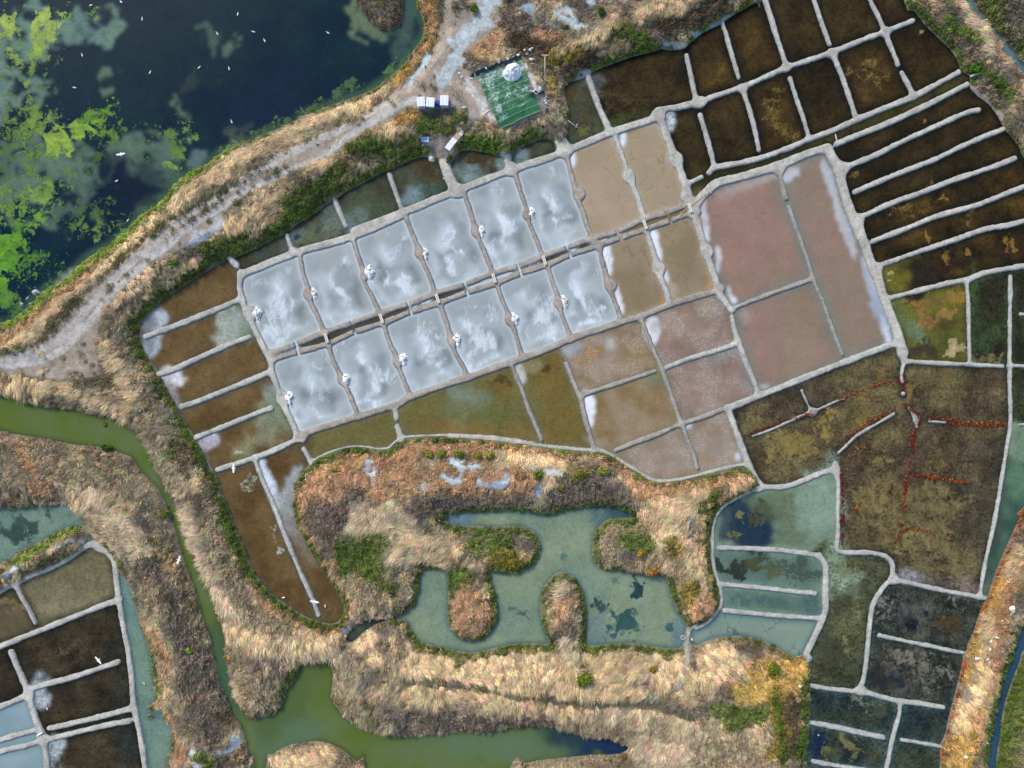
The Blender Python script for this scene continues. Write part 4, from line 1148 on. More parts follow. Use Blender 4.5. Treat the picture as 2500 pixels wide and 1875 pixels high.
STROKES = """
N 60 B 800,0 760,200 P 1060,120 1000,200
S 18 E 0,650 200,600 400,430 600,260 760,110 880,20 A 960,1570 1130,1440 1320,1290 1500,1180 1700,1060 1900,940 2100,850 B 100,760 250,680 400,590
G 18 B 480,540 590,420 680,260 690,120 660,0
O 12 E 60,640 260,500 420,370 560,230 700,100
O 12 B 640,0 700,130 660,280 560,440
W 9 E 60,730 320,660 440,520 570,380 690,270 820,130 900,60 A 1150,1530 1280,1450 1560,1290 1750,1180
W 6 A 1200,1560 1400,1450 1700,1290 1950,1150 E 750,330 870,200 1000,80
K 20 E 750,560 820,420 900,330 1000,250 1100,190 1180,140
S 13 E 770,420 850,340 950,250 1040,190
S 12 E 740,640 800,720 860,850 900,960
S 14 E 0,940 200,960 400,950 550,980 700,1040 800,1090
S 14 E 860,1150 920,1060 940,980
K 26 E 950,1230 1000,1160 1060,1250 1120,1400 1180,1560
T 22 I 1150,100 1190,260 1270,430 1330,560 1400,680 1500,760
T 24 I 1380,820 1500,800 1700,900 1850,930 1960,940
K 30 I 1420,960 1500,1080 1600,1150 1560,1250
V 12 I 1720,1150 1690,1230 1760,1080
D 8 E 1200,1320 1180,1400
K 44 E 100,1400 300,1430 500,1450 700,1500
O 14 E 260,1600 340,1620 150,1340
T 24 I 600,30 720,150 830,240 850,360
T 22 I 760,270 880,330 700,200
N 40 I 900,430 1000,600 1080,760 1150,900 1200,1080 1260,1250
K 22 I 950,560 870,680 1000,700
O 12 I 920,840 1050,960 960,1120 960,1250
O 14 I 1000,1300 1100,1500 1080,1600
N 24 I 1200,1300 1300,1450 1350,1600
V 10 I 840,760 900,960 950,1140 980,1180
V 16 I 1260,1560 1290,1620
D 8 I 640,330 720,420 760,470
W 10 I 150,470 300,400 420,330
L 10 I 100,440 250,340 400,240 450,230
Y 10 I 0,500 60,460
K 22 J 60,700 140,1000 240,1250 400,1400 600,1480
S 20 J 200,1450 400,1520 600,1560
S 22 J 700,1500 900,1530 1100,1560 
O 40 J 720,420 700,560 760,680 900,480
G 20 J 760,380 880,330 1000,300
O 44 J 1000,400 1200,500 1300,330 1150,600
N 60 J 800,750 900,800 1050,700
N 34 J 1500,620 1700,600 1900,600 2150,600
O 34 J 1400,260 1650,230 1900,260 2150,260 2212,300
O 30 J 1450,480 1600,450 1900,480 2150,470
S 24 H 350,1150 450,1100 640,1180 700,1220
S 26 H 1350,1400 1500,1390 1700,1360 1900,1290
O 20 H 1200,1260 1300,1350 1900,1260
N 26 H 800,1330 1000,1380 1150,1420 700,1400
S 26 H 1350,1540 1500,1470 1400,1480 1650,1440
D 20 H 1780,1380 1720,1500 1800,1440
T 40 J 1100,720 1250,800 1350,900 1250,700
S 26 J 1450,860 1550,900 1650,970 1400,900
V 50 J 1000,950 1080,1050 1150,900
D 16 J 1080,1160 1100,1100 1290,1210
V 30 J 1850,900 1980,900 2050,980
Y 26 J 2000,1000 2100,1040
V 26 J 1750,1100 1700,1150
O 30 J 1800,1250 1780,1400 1850,1350
K 26 J 1000,1150 1150,1250 1280,1330 1380,1200
S 14 J 660,800 760,1000 900,1200 970,1300
T 14 K 930,560 900,620 950,700
O 22 K 920,660 900,760
N 26 K 930,800 900,880
T 20 K 940,900 960,960
V 20 K 1280,260 1400,300
K 22 K 1180,280 1200,400 1250,430
S 24 K 1500,230 1650,320 1700,420 1600,180
Y 14 K 1540,280 1600,320
Y 20 K 1680,540 1660,650
O 20 K 1700,700 1760,640 1700,750
D 7 K 1780,400 1800,540 1820,640
S 34 K 0,1000 200,1020 420,1040 600,1030 800,1010 950,1040
S 34 K 1150,1040 1300,1020 1450,1010 1560,1020 1500,1100
S 22 K 400,1090 600,1110 850,1130 1000,1160 1150,1140 1350,1170
S 22 K 0,1170 200,1190 400,1210 700,1250 900,1280 1100,1300
T 30 K 1200,1300 1400,1350 1600,1350 1700,1450
N 26 K 0,1330 200,1360 450,1370 800,1370
W 9 K 0,1105 200,1115 400,1145 600,1180 800,1210 1050,1235 1300,1240 1500,1260 1700,1330
K 30 K 1000,1370 1300,1430 1500,1400
T 34 K 1400,1500 1600,1550 1500,1620
K 30 K 700,1659 900,1650 1100,1620
V 8 K 280,1020 300,1000
S 26 M 100,900 250,930 60,1010
G 34 M 380,1020 500,1080 650,950 300,1100
V 20 M 200,1300 400,1250 100,1220
K 44 M 60,1450 200,1560 380,1620
M 26 M 580,1200 600,1400 640,1500
Y 16 M 490,1150 540,1450 480,1500
D 16 M 720,1060 710,1250 700,1420 690,1560
D 10 M 560,1600 480,960
S 30 Z 620,1640 700,1630
G 30 M 2050,300 2000,500 1950,700 1900,850 1850,1150 1800,1400 1720,1600
O 14 M 2150,250 2060,520 1960,1000 1850,1250 1900,1400
S 14 M 1960,620 1900,1000 1750,1350
S 12 M 2170,160 2110,340
V 12 M 2130,820 2070,960 2000,1150 1960,1350 1930,1600
D 12 M 2180,760 2130,870 2010,1200
D 30 M 2250,950 2170,1150 2120,1400 2090,1620
K 26 M 2230,1450 2200,1650
N 60 C 1900,180 2050,400 2150,600
T 14 C 2020,60 2150,250 2212,350
O 10 N 900,430 1000,560 1150,700
O 10 N 1050,930 1000,960
V 14 N 420,230 480,320 700,420
V 12 N 700,680 1050,980
D 30 N 850,-20 940,130 1060,270 1160,380 1254,490 P 2560,170
N 40 P 2480,10 2490,60
N 40 B 1300,200 1250,250 1400,300
M 30 B 1300,320 1450,400 1500,350 1650,450 1750,420
D 18 B 1880,250 2000,260 2150,280
O 16 B 1100,300 1000,400 1180,260
S 16 B 1550,400 1700,330 1850,230 1950,120
S 16 B 2100,100 2212,60 C 100,60
M 26 C 60,180 250,150 400,80
S 12 C 150,80 40,100
O 10 B 1400,260 1600,310
Y 14 B 1480,440 1700,370
G 10 B 1500,560 1530,640
D 16 B 640,870 720,870 800,880
D 12 B 860,830 920,820
V 16 B 960,950 1050,970 1150,970
V 12 B 1280,950 1400,900
G 16 B 470,850 560,820
S 12 B 380,940 450,890
D 22 B 300,1030 450,1030 560,1000 200,1020
S 12 B 0,1140 60,1120
D 26 B 100,1180 0,1260 A 2000,1420 1860,1560
S 18 F 760,150 900,100 1050,60
D 18 F 600,300 700,280 820,220
N 14 F 500,260 420,340
N 16 B 300,60 430,80
V 9 B 340,10 370,30
"""
for ln in STROKES.strip().split('\n'):
    kd_, rd, rest = ln.split(' ', 2); stroke(kd_, float(rd), T(rest))
def fringe(name, width, kind, st=0.95, region=None):
    d = EDGE[name] + (fbm(X, Y, 14, 260, 3) - 0.5) * width * 1.4
    w = (1 - sstep(width * .6, width * 1.3, d)) * st * (~basin)
    if region is not None: w = w * region
    veg_apply(w, kind)
BX = lambda x0, x1, y0, y1: ((X > x0) & (X < x1) & (Y > y0) & (Y < y1)).astype(float)
fringe('marsh', 22, 'D', .95, BX(250, 1420, 330, 1560) * ((X < 780) | (Y < 470)) * (1 - BX(600, 780, 1000, 1480)))
fringe('marsh', 30, 'O', .7, BX(600, 1880, 1030, 1560))
fringe('marsh', 17, 'D', 1.0, BX(600, 1880, 1030, 1560))
fringe('marsh', 16, 'D', 1.0, BX(1380, 2300, 0, 400))
fringe('marsh', 7, 'X', .9, BX(2250, 2520, 1180, 1875))
fringe('marsh', 9, 'D', .8, BX(1750, 2000, 1480, 1900))
fringe('marsh', 12, 'D', .9, BX(2280, 2520, 0, 420))
fringe('marsh', 14, 'D', .8, BX(1680, 1860, 1080, 1560))
fringe('finger_pond', 15, 'D', .95)
fringe('lagoon', 24, 'L', .95, BX(-300, 560, 360, 900))
fringe('lagoon', 11, 'V', .9, BX(560, 1050, 0, 400))
fringe('islet', 30, 'N', .8); fringe('islet', 12, 'M', .8)
fringe('west_pond', 7, 'V', .8); fringe('west_marsh', 7, 'V', .7, BX(260, 500, 1380, 1900))
fringe('canal', 4, 'N', .6); fringe('east_canal', 12, 'D', .9)
dens = dens * (1 - bare * .97)
# clear ground: clay shores, worn paths and pale salty patches   "radius colour points"
CLEAR = """
26 172,182,182 B 1080,0 1090,90 1060,160 1000,230 930,290 890,340
20 172,180,180 B 890,300 870,400 850,470 800,520 790,580
11 158,176,182 B 690,390 640,470 580,540 550,575
22 176,188,190 B 1560,110 1640,170 1720,220 1600,150
16 176,186,186 B 1780,50 1850,30
10 172,184,186 B 1850,0 1980,0
14 150,166,170 B 1310,90 1370,100
10 164,176,178 B 1400,160 1530,210
8 180,182,176 B 950,580 1010,660 1070,760 1110,830
8 196,190,180 B 960,640 1020,720 1060,790
8 200,196,188 B 1330,470 1390,570 1420,650
9 170,176,180 F 560,220 680,170 480,290
12 196,196,196 F 640,170 700,130
11r 172,166,158 E 0,770 200,750 380,680 520,560 640,430 730,330 830,225 950,115 1080,10 A 1180,1570 1300,1480 1560,1310 1750,1190 1900,1100 2212,950 B 150,880 400,720
10r 172,168,162 E 0,820 250,800 450,720 570,610 680,480 790,350 880,260 1000,150 1120,50 A 1300,1560 1420,1490 1600,1370 1780,1270 2000,1170 2212,1070 B 200,920 420,790 600,700
10 170,172,172 A 1350,1600 1480,1550 1530,1500
9 170,160,154 E 640,430 560,570 450,660 200,760 0,790
16 178,192,198 J 1720,340 1770,380 1830,350
15 178,192,198 J 1640,440 1720,480
15 176,190,196 J 1880,480 1960,500 2030,470
14 168,180,186 J 1120,380 1160,450
13 170,182,188 J 1480,500 1500,520
13 178,190,196 H 20,1170 100,1180 50,1310
13 178,190,196 H 200,1300 280,1320 360,1300
12 172,186,192 H 600,1350 640,1330 590,1390
10 172,186,192 H 500,1190 740,1250
10 164,178,188 H 1610,1580 1640,1540
10 164,176,180 J 1030,1370 1000,1420 960,1490
10r 150,146,136 K 1680,830 1665,960 1640,1010 1625,1060 1610,1120 1500,1190 1400,1230
15r 96,90,72 K 0,1105 200,1115 400,1145 600,1180 800,1210 1050,1235 1300,1240 1500,1260 1700,1330
7 160,176,186 I 1040,1030 1060,1090
12 176,188,194 I 1190,1510 1200,1580 1220,1640 1240,1500
8 160,172,180 I 1390,1460 1440,1490 1340,1540
7 150,162,170 I 770,420 790,450
7 180,186,192 I 270,390 380,320 440,290 500,300
8 180,186,192 I 40,500 150,440
6 130,124,112 M 1830,900 1860,980 1840,1050 1780,1250
5 136,126,112 M 1900,800 1950,680
6 150,140,130 N 700,870 880,1040 1010,1200
10 172,180,182 B 1700,520 1760,490
9 172,186,188 C 60,310 140,310 200,295
5 150,166,176 C 250,250 330,200 420,160 500,110 560,75
6 150,164,170 C 70,60 100,40
8 176,184,186 B 1180,1030 1210,1060 1220,1080
7 170,178,180 B 660,1050 700,1060
8 160,160,156 E 120,760 300,720
"""
for ln in CLEAR.strip().split('\n'):
    rd, c, rest = ln.split(' ', 2); k_ = rd.endswith('r'); rd = float(rd.rstrip('r'))
    s_, d = line_dist(T(rest), rd * 2 + 16)
    if d is None: continue
    d = d + (fbm(X[s_], Y[s_], 20, 275, 4) - 0.5) * rd * (.9 if k_ else 2.2)
    w = 1 - sstep(rd * .55, rd * 1.15, d)
    soil[s_] = soil[s_] * (1 - w[..., None] * .95) + lin([float(v) for v in c.split(',')]) * (0.85 + .3 * fbm(X[s_], Y[s_], 12, 281)[..., None]) * w[..., None] * .95
    dens[s_] = dens[s_] * (1 - w * .95)
REGROW = """
6 .4 E 60,735 320,665 440,530 570,390 690,275 820,140 900,65 A 1150,1540 1280,1460 1560,1295 1780,1180
2.5 .25 E 700,400 800,290 900,200 1040,90 A 1180,1590 1300,1520 1450,1420 1620,1330 1800,1230 1950,1150
7 .3 E 700,870 780,900 560,920
6 .5 B 100,870 200,830 320,760
4 .4 B 640,760 760,790 930,760
12 .2 B 880,60 960,60 900,160 860,100
8 .3 B 1000,460 940,430
"""
for ln in REGROW.strip().split('\n'):
    rd, st, rest = ln.split(' ', 2); rd, st = float(rd), float(st)
    s_, d = line_dist(T(rest), rd * 2 + 16)
    w = (1 - sstep(rd * .5, rd * 1.4, d + (fbm(X[s_], Y[s_], 12, 291, 3) - .5) * rd * 2)) * st
    veg_apply(np.clip(w * 1.4, 0, 1), 'W', s_); dens[s_] = np.maximum(dens[s_] * (1 - w), w)
tp_ = T('Q 880,395 1500,160 1790,905 1228,1150'); dens[G3.inside(tp_)] = 0
for it in 'Q 190,830 16|Q 315,830 16|Q 496,815 18|Q 404,820 12|Q 598,830 9|Q 575,1320 18|Q 640,1230 12|Q 700,1190 12|Q 235,1270 16|Q 1640,640 16|Q 1830,740 14|Q 1770,650 14|Q 850,440 12|Q 700,435 9|Q 1755,590 10|Q 187,1322 7|Q 1850,880 9'.split('|'):
    a, b_, r_ = it.split(); p = T(a + ' ' + b_)[0]; s_ = G3.box(p[0] - 30, p[0] + 30, p[1] - 30, p[1] + 30)
    dens[s_] *= sstep(float(r_) * .8, float(r_) * 1.2, np.hypot(X[s_] - p[0], Y[s_] - p[1]))
gz = blur(np.where(basin, 0, dens), 1, 1)
soil = soil * (1 - .45 * np.clip(gz, 0, 1)[..., None]) + vcol * .75 * .45 * np.clip(gz, 0, 1)[..., None]
# clay margin right at the waterline
shore = (1 - sstep(1, 6, land_d))[..., None]
soil = soil * (1 - shore * .6) + lin((120, 116, 104)) * shore * .6

lo = np.where(bare_in, 0.35, 1.0)
lo = blur(lo, 4, 2)
hl = np.where(land_d > 0, 0.95 * sstep(-8, 44, land_d) * lo - 0.02, land_d * 0.035)
hl = np.where(land_d > 0, np.maximum(hl, land_d * 0.02), hl)
hl = hl + np.clip(land_d, 0, 12) / 12 * ((fbm(X, Y, 30, 288, 3) - 0.5) * 0.35 * lo + (fbm(X, Y, 9, 290, 2) - .5) * .1 * lo)
hl = np.where(land_d > MAXD - 1, np.maximum(hl, 0.3), hl)
cl = land_d > -14
cells = cl[:-1, :-1] | cl[1:, :-1] | cl[:-1, 1:] | cl[1:, 1:]
o = grid_mesh('ground', X, Y, hl, cells, {'col': soil}, M_GROUND); o['kind'] = 'structure'
def far_ground():
    me = bpy.data.meshes.new('plain'); r = 600.0
    me.from_pydata([(-r, -r, -.6), (r, -r, -.6), (r, r, -.6), (-r, r, -.6)], [], [(0, 1, 2, 3)])
    at = me.attributes.new('col', 'FLOAT_COLOR', 'POINT'); c = (*lin((140, 120, 96)), 1)
    at.data.foreach_set('color', np.array(c * 4, np.float32)); me.materials.append(M_GROUND)
    o = bpy.data.objects.new('terrain', me); COL.objects.link(o); o['kind'] = 'structure'
far_ground()

# ------------------------------------------------------------------ vegetation scatter
def proto_mesh(name, quads, mat):
    me = bpy.data.meshes.new(name)
    v = []; fc = []
    for q in quads:
        b0 = len(v); v += q
        if len(q) == 4: fc.append((b0, b0 + 1, b0 + 2, b0 + 3))
        else: fc += [(b0, b0 + 1, b0 + 3, b0 + 2), (b0 + 2, b0 + 3, b0 + 4)]
    me.from_pydata([tuple(p) for p in v], [], fc); me.materials.append(mat); me.update()
    return bpy.data.objects.new(name, me)
def grass_tuft(seed, n=26, ln=1.0, lean=1.0, spread=0.24):
    r = random.Random(seed); qs = []
    for _ in range(n):
        az = r.gauss(0, spread); L = ln * r.uniform(.7, 1.45); w = r.uniform(.016, .034)
        bx, by = r.gauss(0, .13), r.gauss(0, .16)
        d = Vector((math.cos(az), math.sin(az), 0)); sd_ = Vector((-d.y, d.x, 0)) * w
        p0 = Vector((bx, by, -.05)); k = lean * r.uniform(.6, 1.25)
        p1 = p0 + d * L * .45 * k + Vector((0, 0, L * .24)); p2 = p0 + d * L * .92 * k + Vector((r.gauss(0, .05), r.gauss(0, .05), L * .24 * r.uniform(.5, 1.3)))
        qs.append([p0 - sd_, p0 + sd_, p1 - sd_ * .9, p1 + sd_ * .9, p2])
    return qs
def leaf_clump(seed, n=60, rad=.42, hgt=.45, size=.075):
    r = random.Random(seed); qs = []
    for _ in range(n):
        a = r.uniform(0, 6.283); e = math.acos(r.uniform(0, 1)); rr = r.uniform(.55, 1.0)
        c = Vector((rad * rr * math.cos(a) * math.sin(e), rad * rr * math.sin(a) * math.sin(e), hgt * rr * math.cos(e)))
        nrm = (c.normalized() + Vector((r.gauss(0, .5), r.gauss(0, .5), r.gauss(.3, .4)))).normalized()
        t = nrm.cross(Vector((r.gauss(0, 1), r.gauss(0, 1), r.gauss(0, 1)))).normalized(); b = nrm.cross(t)
        s1, s2 = size * r.uniform(.7, 1.5), size * r.uniform(.45, .8)
        qs.append([c - t * s1, c - b * s2, c + t * s1, c + b * s2])
    return qs
def twig_clump(seed, n=34):
    r = random.Random(seed); qs = []
    for _ in range(n):
        a = r.uniform(0, 6.283); L = r.uniform(.2, .55); w = r.uniform(.018, .035)
        p0 = Vector((r.gauss(0, .22), r.gauss(0, .22), -.03)); d = Vector((math.cos(a), math.sin(a), 0)); sd_ = Vector((-d.y, d.x, 0)) * w
        p1 = p0 + d * L * .4 + Vector((0, 0, L * .5)); p2 = p0 + d * L * .8 + Vector((0, 0, L * .8))
        qs.append([p0 - sd_, p0 + sd_, p1 - sd_, p1 + sd_, p2])
    return qs
PC = {}
for key, gen in (('grass', lambda k: grass_tuft(k)), ('leaf', lambda k: leaf_clump(k + 50)), ('twig', lambda k: twig_clump(k + 90))):
    c = bpy.data.collections.new('proto_' + key)
    for k in range(5): c.objects.link(proto_mesh('%s_%d' % (key, k), gen(k), M_INST))
    PC[key] = c

def scatter(name, key, pts, rot, scl, cols):
    me = bpy.data.meshes.new(name); n = len(pts)
    me.vertices.add(n); me.vertices.foreach_set('co', np.asarray(pts, np.float32).ravel())
    for nm, typ, arr, fld in (('irot', 'FLOAT_VECTOR', rot, 'vector'), ('iscl', 'FLOAT', scl, 'value'), ('gcol', 'FLOAT_VECTOR', cols, 'vector')):
        me.attributes.new(nm, typ, 'POINT').data.foreach_set(fld, np.asarray(arr, np.float32).ravel())
    o = bpy.data.objects.new(name, me); COL.objects.link(o)
    ng = bpy.data.node_groups.new(name + '_scatter', 'GeometryNodeTree')
    ng.interface.new_socket('Geometry', in_out='INPUT', socket_type='NodeSocketGeometry')
    ng.interface.new_socket('Geometry', in_out='OUTPUT', socket_type='NodeSocketGeometry')
    N = ng.nodes; Lk = ng.links
    gi = N.new('NodeGroupInput'); go = N.new('NodeGroupOutput')
    ip = N.new('GeometryNodeInstanceOnPoints'); ci = N.new('GeometryNodeCollectionInfo')
    ci.inputs['Collection'].default_value = PC[key]; ci.inputs['Separate Children'].default_value = True; ci.inputs['Reset Children'].default_value = True
    def na(nm, dt):
        x = N.new('GeometryNodeInputNamedAttribute'); x.data_type = dt; x.inputs[0].default_value = nm; return x.outputs[0]
    Lk.new(gi.outputs[0], ip.inputs['Points']); Lk.new(ci.outputs[0], ip.inputs['Instance']); ip.inputs['Pick Instance'].default_value = True
    Lk.new(na('irot', 'FLOAT_VECTOR'), ip.inputs['Rotation']); Lk.new(na('iscl', 'FLOAT'), ip.inputs['Scale'])
    Lk.new(ip.outputs[0], go.inputs[0])
    md = o.modifiers.new('scatter', 'NODES'); md.node_group = ng
    o['kind'] = 'stuff'
    return o

NC = 330000
px = rng.uniform(-MG + 5, 2500 + MG - 5, NC); py = rng.uniform(-MG + 5, 1875 + MG - 5, NC)
ld = G3.sample(land_d, px, py); de = G3.sample(dens, px, py)
keep = (ld > 1.5) & (rng.random(NC) < np.clip(de, 0, 1.5) / 1.5 * np.where(G3.sample(shrub, px, py) > .5, .6, 1))
# thin where a clay bund runs over the bank
keep &= G3.sample(sd3, px, py) > 2
px, py, ld = px[keep], py[keep], ld[keep]
pc = G3.sample(vcol, px, py); ps = G3.sample(shrub, px, py); pl = G3.sample(vlen, px, py); pz = G3.sample(hl, px, py)
isl = rng.random(len(px)) < ps
tw = (~isl) & (rng.random(len(px)) < np.clip(1.15 - pl, 0, .6))
gr = ~(isl | tw)
ang = R(-100) + (fbm(px, py, 190, 310, 2) - .5) * 4.6 + (fbm(px, py, 34, 318, 2) - .5) * 1.3
bri = 0.34 + 1.32 * fbm(px, py, 13, 330, 3) + rng.normal(0, .14, len(px))
hue = rng.normal(0, .07, (len(px), 3)) + (isl[:, None] * rng.random((len(px), 1))) * np.array([.55, .22, .1])
cc = pc * np.clip(bri, .35, 1.55)[:, None] * (1 + hue)
wx = (px - CX) * S; wy = (CY - py) * S
def sub(m, key, name, smin_, smax_, lblen=True):
    n = m.sum()
    rot = np.stack([rng.normal(0, .10, n), rng.normal(0, .10, n), ang[m] + rng.normal(0, .16, n)], 1) if key == 'grass' else np.stack([np.zeros(n), np.zeros(n), rng.uniform(0, 6.28, n)], 1)
    sc = rng.uniform(smin_, smax_, n) * (pl[m] if lblen else 1) * np.clip((.3 if key == 'grass' else .6) + ld[m] / 22, .3, 1)
    return scatter(name, key, np.stack([wx[m], wy[m], pz[m]], 1), rot, sc, np.clip(cc[m], 0, 1))
sub(gr, 'grass', 'dry_grass', .38, .84); sub(isl, 'leaf', 'shrubby_ground_cover', .6, 1.15, False); sub(tw, 'twig', 'dead_stalks', .6, 1.2, False)
print('tufts', gr.sum(), isl.sum(), tw.sum())

# ------------------------------------------------------------------ things
M_SALT = plain('salt', (216, 218, 220), .7, .16, 3, .2, .6)
M_WHITE = plain('white_plastic', (222, 224, 226), .45, .07, 3, .4)
M_GREYP = plain('grey_plastic', (168, 178, 186), .5, .1, 3, .4)
M_GREENP = plain('green_plastic', (70, 150, 108), .5, .12, 3, .4)
M_BLUE = plain('blue_plastic', (20, 74, 178), .4, .15, 3, .5)
M_PBLUE = plain('pale_blue_metal', (150, 184, 216), .4, .12, 3, .5)
M_WOOD = plain('weathered_wood', (208, 202, 192), .85, .22, 9, .15, .3)
M_BOARD = plain('brown_board', (178, 158, 126), .85, .15, 6, .15)
M_BLACK = plain('black_plastic', (22, 32, 48), .38, .35, 5, .5, .5)
M_STONE = plain('pale_stone', (206, 204, 198), .9, .2, 6, .15, .6)
M_DSTONE = plain('grey_stone', (150, 154, 160), .9, .25, 4, .15, .6)
M_STEEL = plain('galvanised_steel', (186, 178, 176), .4, .15, 5, .5)
M_YELLOW = plain('yellow_paint', (214, 190, 40), .5, .1, 5, .4)
M_FEATHER = plain('white_feathers', (240, 240, 238), .8, .04, 9, .1)
M_BEAK = plain('beak', (206, 160, 60), .5, .1, 9, .3)
M_TYRE = plain('rubber', (34, 34, 36), .8, .2, 6, .2)
M_BARK = plain('stem_bark', (92, 74, 54), .9, .3, 9, .1)

class MB:
    def __init__(s): s.v = []; s.f = []
    def add(s, v, f):
        b = len(s.v); s.v += [Vector(p) for p in v]; s.f += [tuple(i + b for i in q) for q in f]; return s
    def box(s, c, d, rot=0.0, taper=1.0):
        x, y, z = d[0] / 2, d[1] / 2, d[2] / 2; m = Matrix.Rotation(rot, 3, 'Z'); c = Vector(c)
        v = [c + m @ Vector((sx * x * k, sy * y * k, sz * z)) for sz, k in ((-1, taper), (1, 1)) for sx, sy in ((-1, -1), (1, -1), (1, 1), (-1, 1))]
        return s.add(v, [(3, 2, 1, 0), (4, 5, 6, 7), (0, 1, 5, 4), (1, 2, 6, 5), (2, 3, 7, 6), (3, 0, 4, 7)])
    def rings(s, rings, cap=True):
        n = len(rings[0]); v = [p for r in rings for p in r]; f = []
        for i in range(len(rings) - 1):
            for j in range(n): f.append((i * n + j, i * n + (j + 1) % n, (i + 1) * n + (j + 1) % n, (i + 1) * n + j))
        if cap: f += [tuple(range(n - 1, -1, -1)), tuple((len(rings) - 1) * n + j for j in range(n))]
        return s.add(v, f)
    def tube(s, pts, r, n=8):
        pts = [Vector(p) for p in pts]; rr = []
        for i, p in enumerate(pts):
            t = (pts[min(i + 1, len(pts) - 1)] - pts[max(i - 1, 0)]).normalized()
            a = t.cross(Vector((0, 0, 1)) if abs(t.z) < .9 else Vector((1, 0, 0))).normalized(); b = t.cross(a)
            q = r[i] if isinstance(r, (list, tuple)) else r
            rr.append([p + (a * math.cos(6.2832 * k / n) + b * math.sin(6.2832 * k / n)) * q for k in range(n)])
        return s.rings(rr)
    def lathe(s, prof, n=16, c=(0, 0, 0), cap=True):
        c = Vector(c)
        return s.rings([[c + Vector((r * math.cos(6.2832 * k / n), r * math.sin(6.2832 * k / n), z)) for k in range(n)] for r, z in prof], cap)
    def obj(s, name, mat, parent=None, bevel=0.0, smooth=False):
        me = bpy.data.meshes.new(name); me.from_pydata([tuple(p) for p in s.v], [], s.f)
        bm = bmesh.new(); bm.from_mesh(me); bmesh.ops.recalc_face_normals(bm, faces=bm.faces)
        if bevel: bmesh.ops.bevel(bm, geom=[e for e in bm.edges if e.calc_face_angle(0) > .6], offset=bevel, segments=2, affect='EDGES')
        bm.to_mesh(me); bm.free()
        if smooth: me.polygons.foreach_set('use_smooth', [True] * len(me.polygons))
        me.materials.append(mat); o = bpy.data.objects.new(name, me); COL.objects.link(o)
        if parent: o.parent = parent
        return o
def tag(o, label, cat, group=None):
    o['label'] = label; o['category'] = cat
    if group: o['group'] = group
    return o
def zat(p): 
    a = float(G3.sample(hl, np.array([p[0]]), np.array([p[1]]))[0]) if float(G3.sample(land_d, np.array([p[0]]), np.array([p[1]]))[0]) > 0 else 0.0
    return max(a, 0.0)
def bz(p):
    return max(float(G2.sample(hb, np.array([p[0]]), np.array([p[1]]))[0]), zat(p), 0.0)
def empty(name, pt, z=None, rot=0.0, label='', cat='', group=None):
    p = T(pt)[0]; o = bpy.data.objects.new(name, None); COL.objects.link(o)
    o.location = W(p, bz(p) if z is None else z); o.rotation_euler = (0, 0, rot); o.empty_display_size = .2
    return tag(o, label, cat, group)
def tree_copy(o, loc, rot, label, scale=None):
    c = o.copy(); COL.objects.link(c); c.location = loc; c.rotation_euler = (0, 0, rot); c['label'] = label
    if scale: c.scale = scale
    for ch in list(o.children):
        d = ch.copy(); COL.objects.link(d); d.parent = c
        for g2 in list(ch.children):
            e = g2.copy(); COL.objects.link(e); e.parent = d
    return c

# ---- salt heaps on the bund bulges
def heap_mesh(seed, rx, ry, h, rough=.18, n=26, rings_=9, pw=1.25):
    mb = MB(); rr = []; sx = seed * 37.1
    for i in range(rings_):
        t = i / (rings_ - 1); row = []
        for k in range(n):
            a = 6.2832 * k / n
            q = 1 - t
            wob = 1 + rough * (float(vnoise(np.array([math.cos(a) * 1.6 + sx]), np.array([math.sin(a) * 1.6 + sx]), 1.0, 77)[0]) - .5) * 2
            x, y = math.cos(a) * rx * q * wob, math.sin(a) * ry * q * wob
            nz_ = float(vnoise(np.array([x * 4 + sx]), np.array([y * 4 - sx]), 1.0, 79)[0]) - .5
            z = h * (1 - q ** pw) * (1 - .1 * (t ** 6)) + nz_ * h * .45 * min(1, t * 4) * (1 - .3 * t) - (0.03 if i == 0 else 0)
            row.append(Vector((x, y, z)))
        rr.append(row)
    mb.rings(rr[:-1] + [[p * .999 for p in rr[-1]]], False)
    return mb
def mat_heap():
    b = NB('salt_heap_patchy')
    oc = b.new('ShaderNodeTexCoord').outputs['Object']
    n = b.noise(4.2, 3, .6, oc, .3); f = b.mapr(n, .50, .60)
    c = b.mix(f, (0.78, 0.79, 0.81), tuple(lin((128, 126, 120))))
    b.bump(b.noise(9, 3, .6, oc), .5, .05)
    return b.fin(c, .65, .3)
M_HEAP = mat_heap()
HEAPS = [("F 905,732", 'first', 'upper'), ("F 1288,600", 'second', 'upper'), ("F 1666,460", 'third', 'upper'), ("F 2040,327", 'fourth', 'upper'),
         ("G 487,730", 'fifth', 'upper'), ("G 824,610", 'sixth', 'upper'), ("F 1126,1302", 'first', 'lower'), ("F 1508,1178", 'second', 'lower'),
         ("F 1892,1042", 'third', 'lower'), ("G 323,1468", 'fourth', 'lower'), ("G 712,1328", 'fifth', 'lower'), ("G 1045,1208", 'sixth', 'lower')]
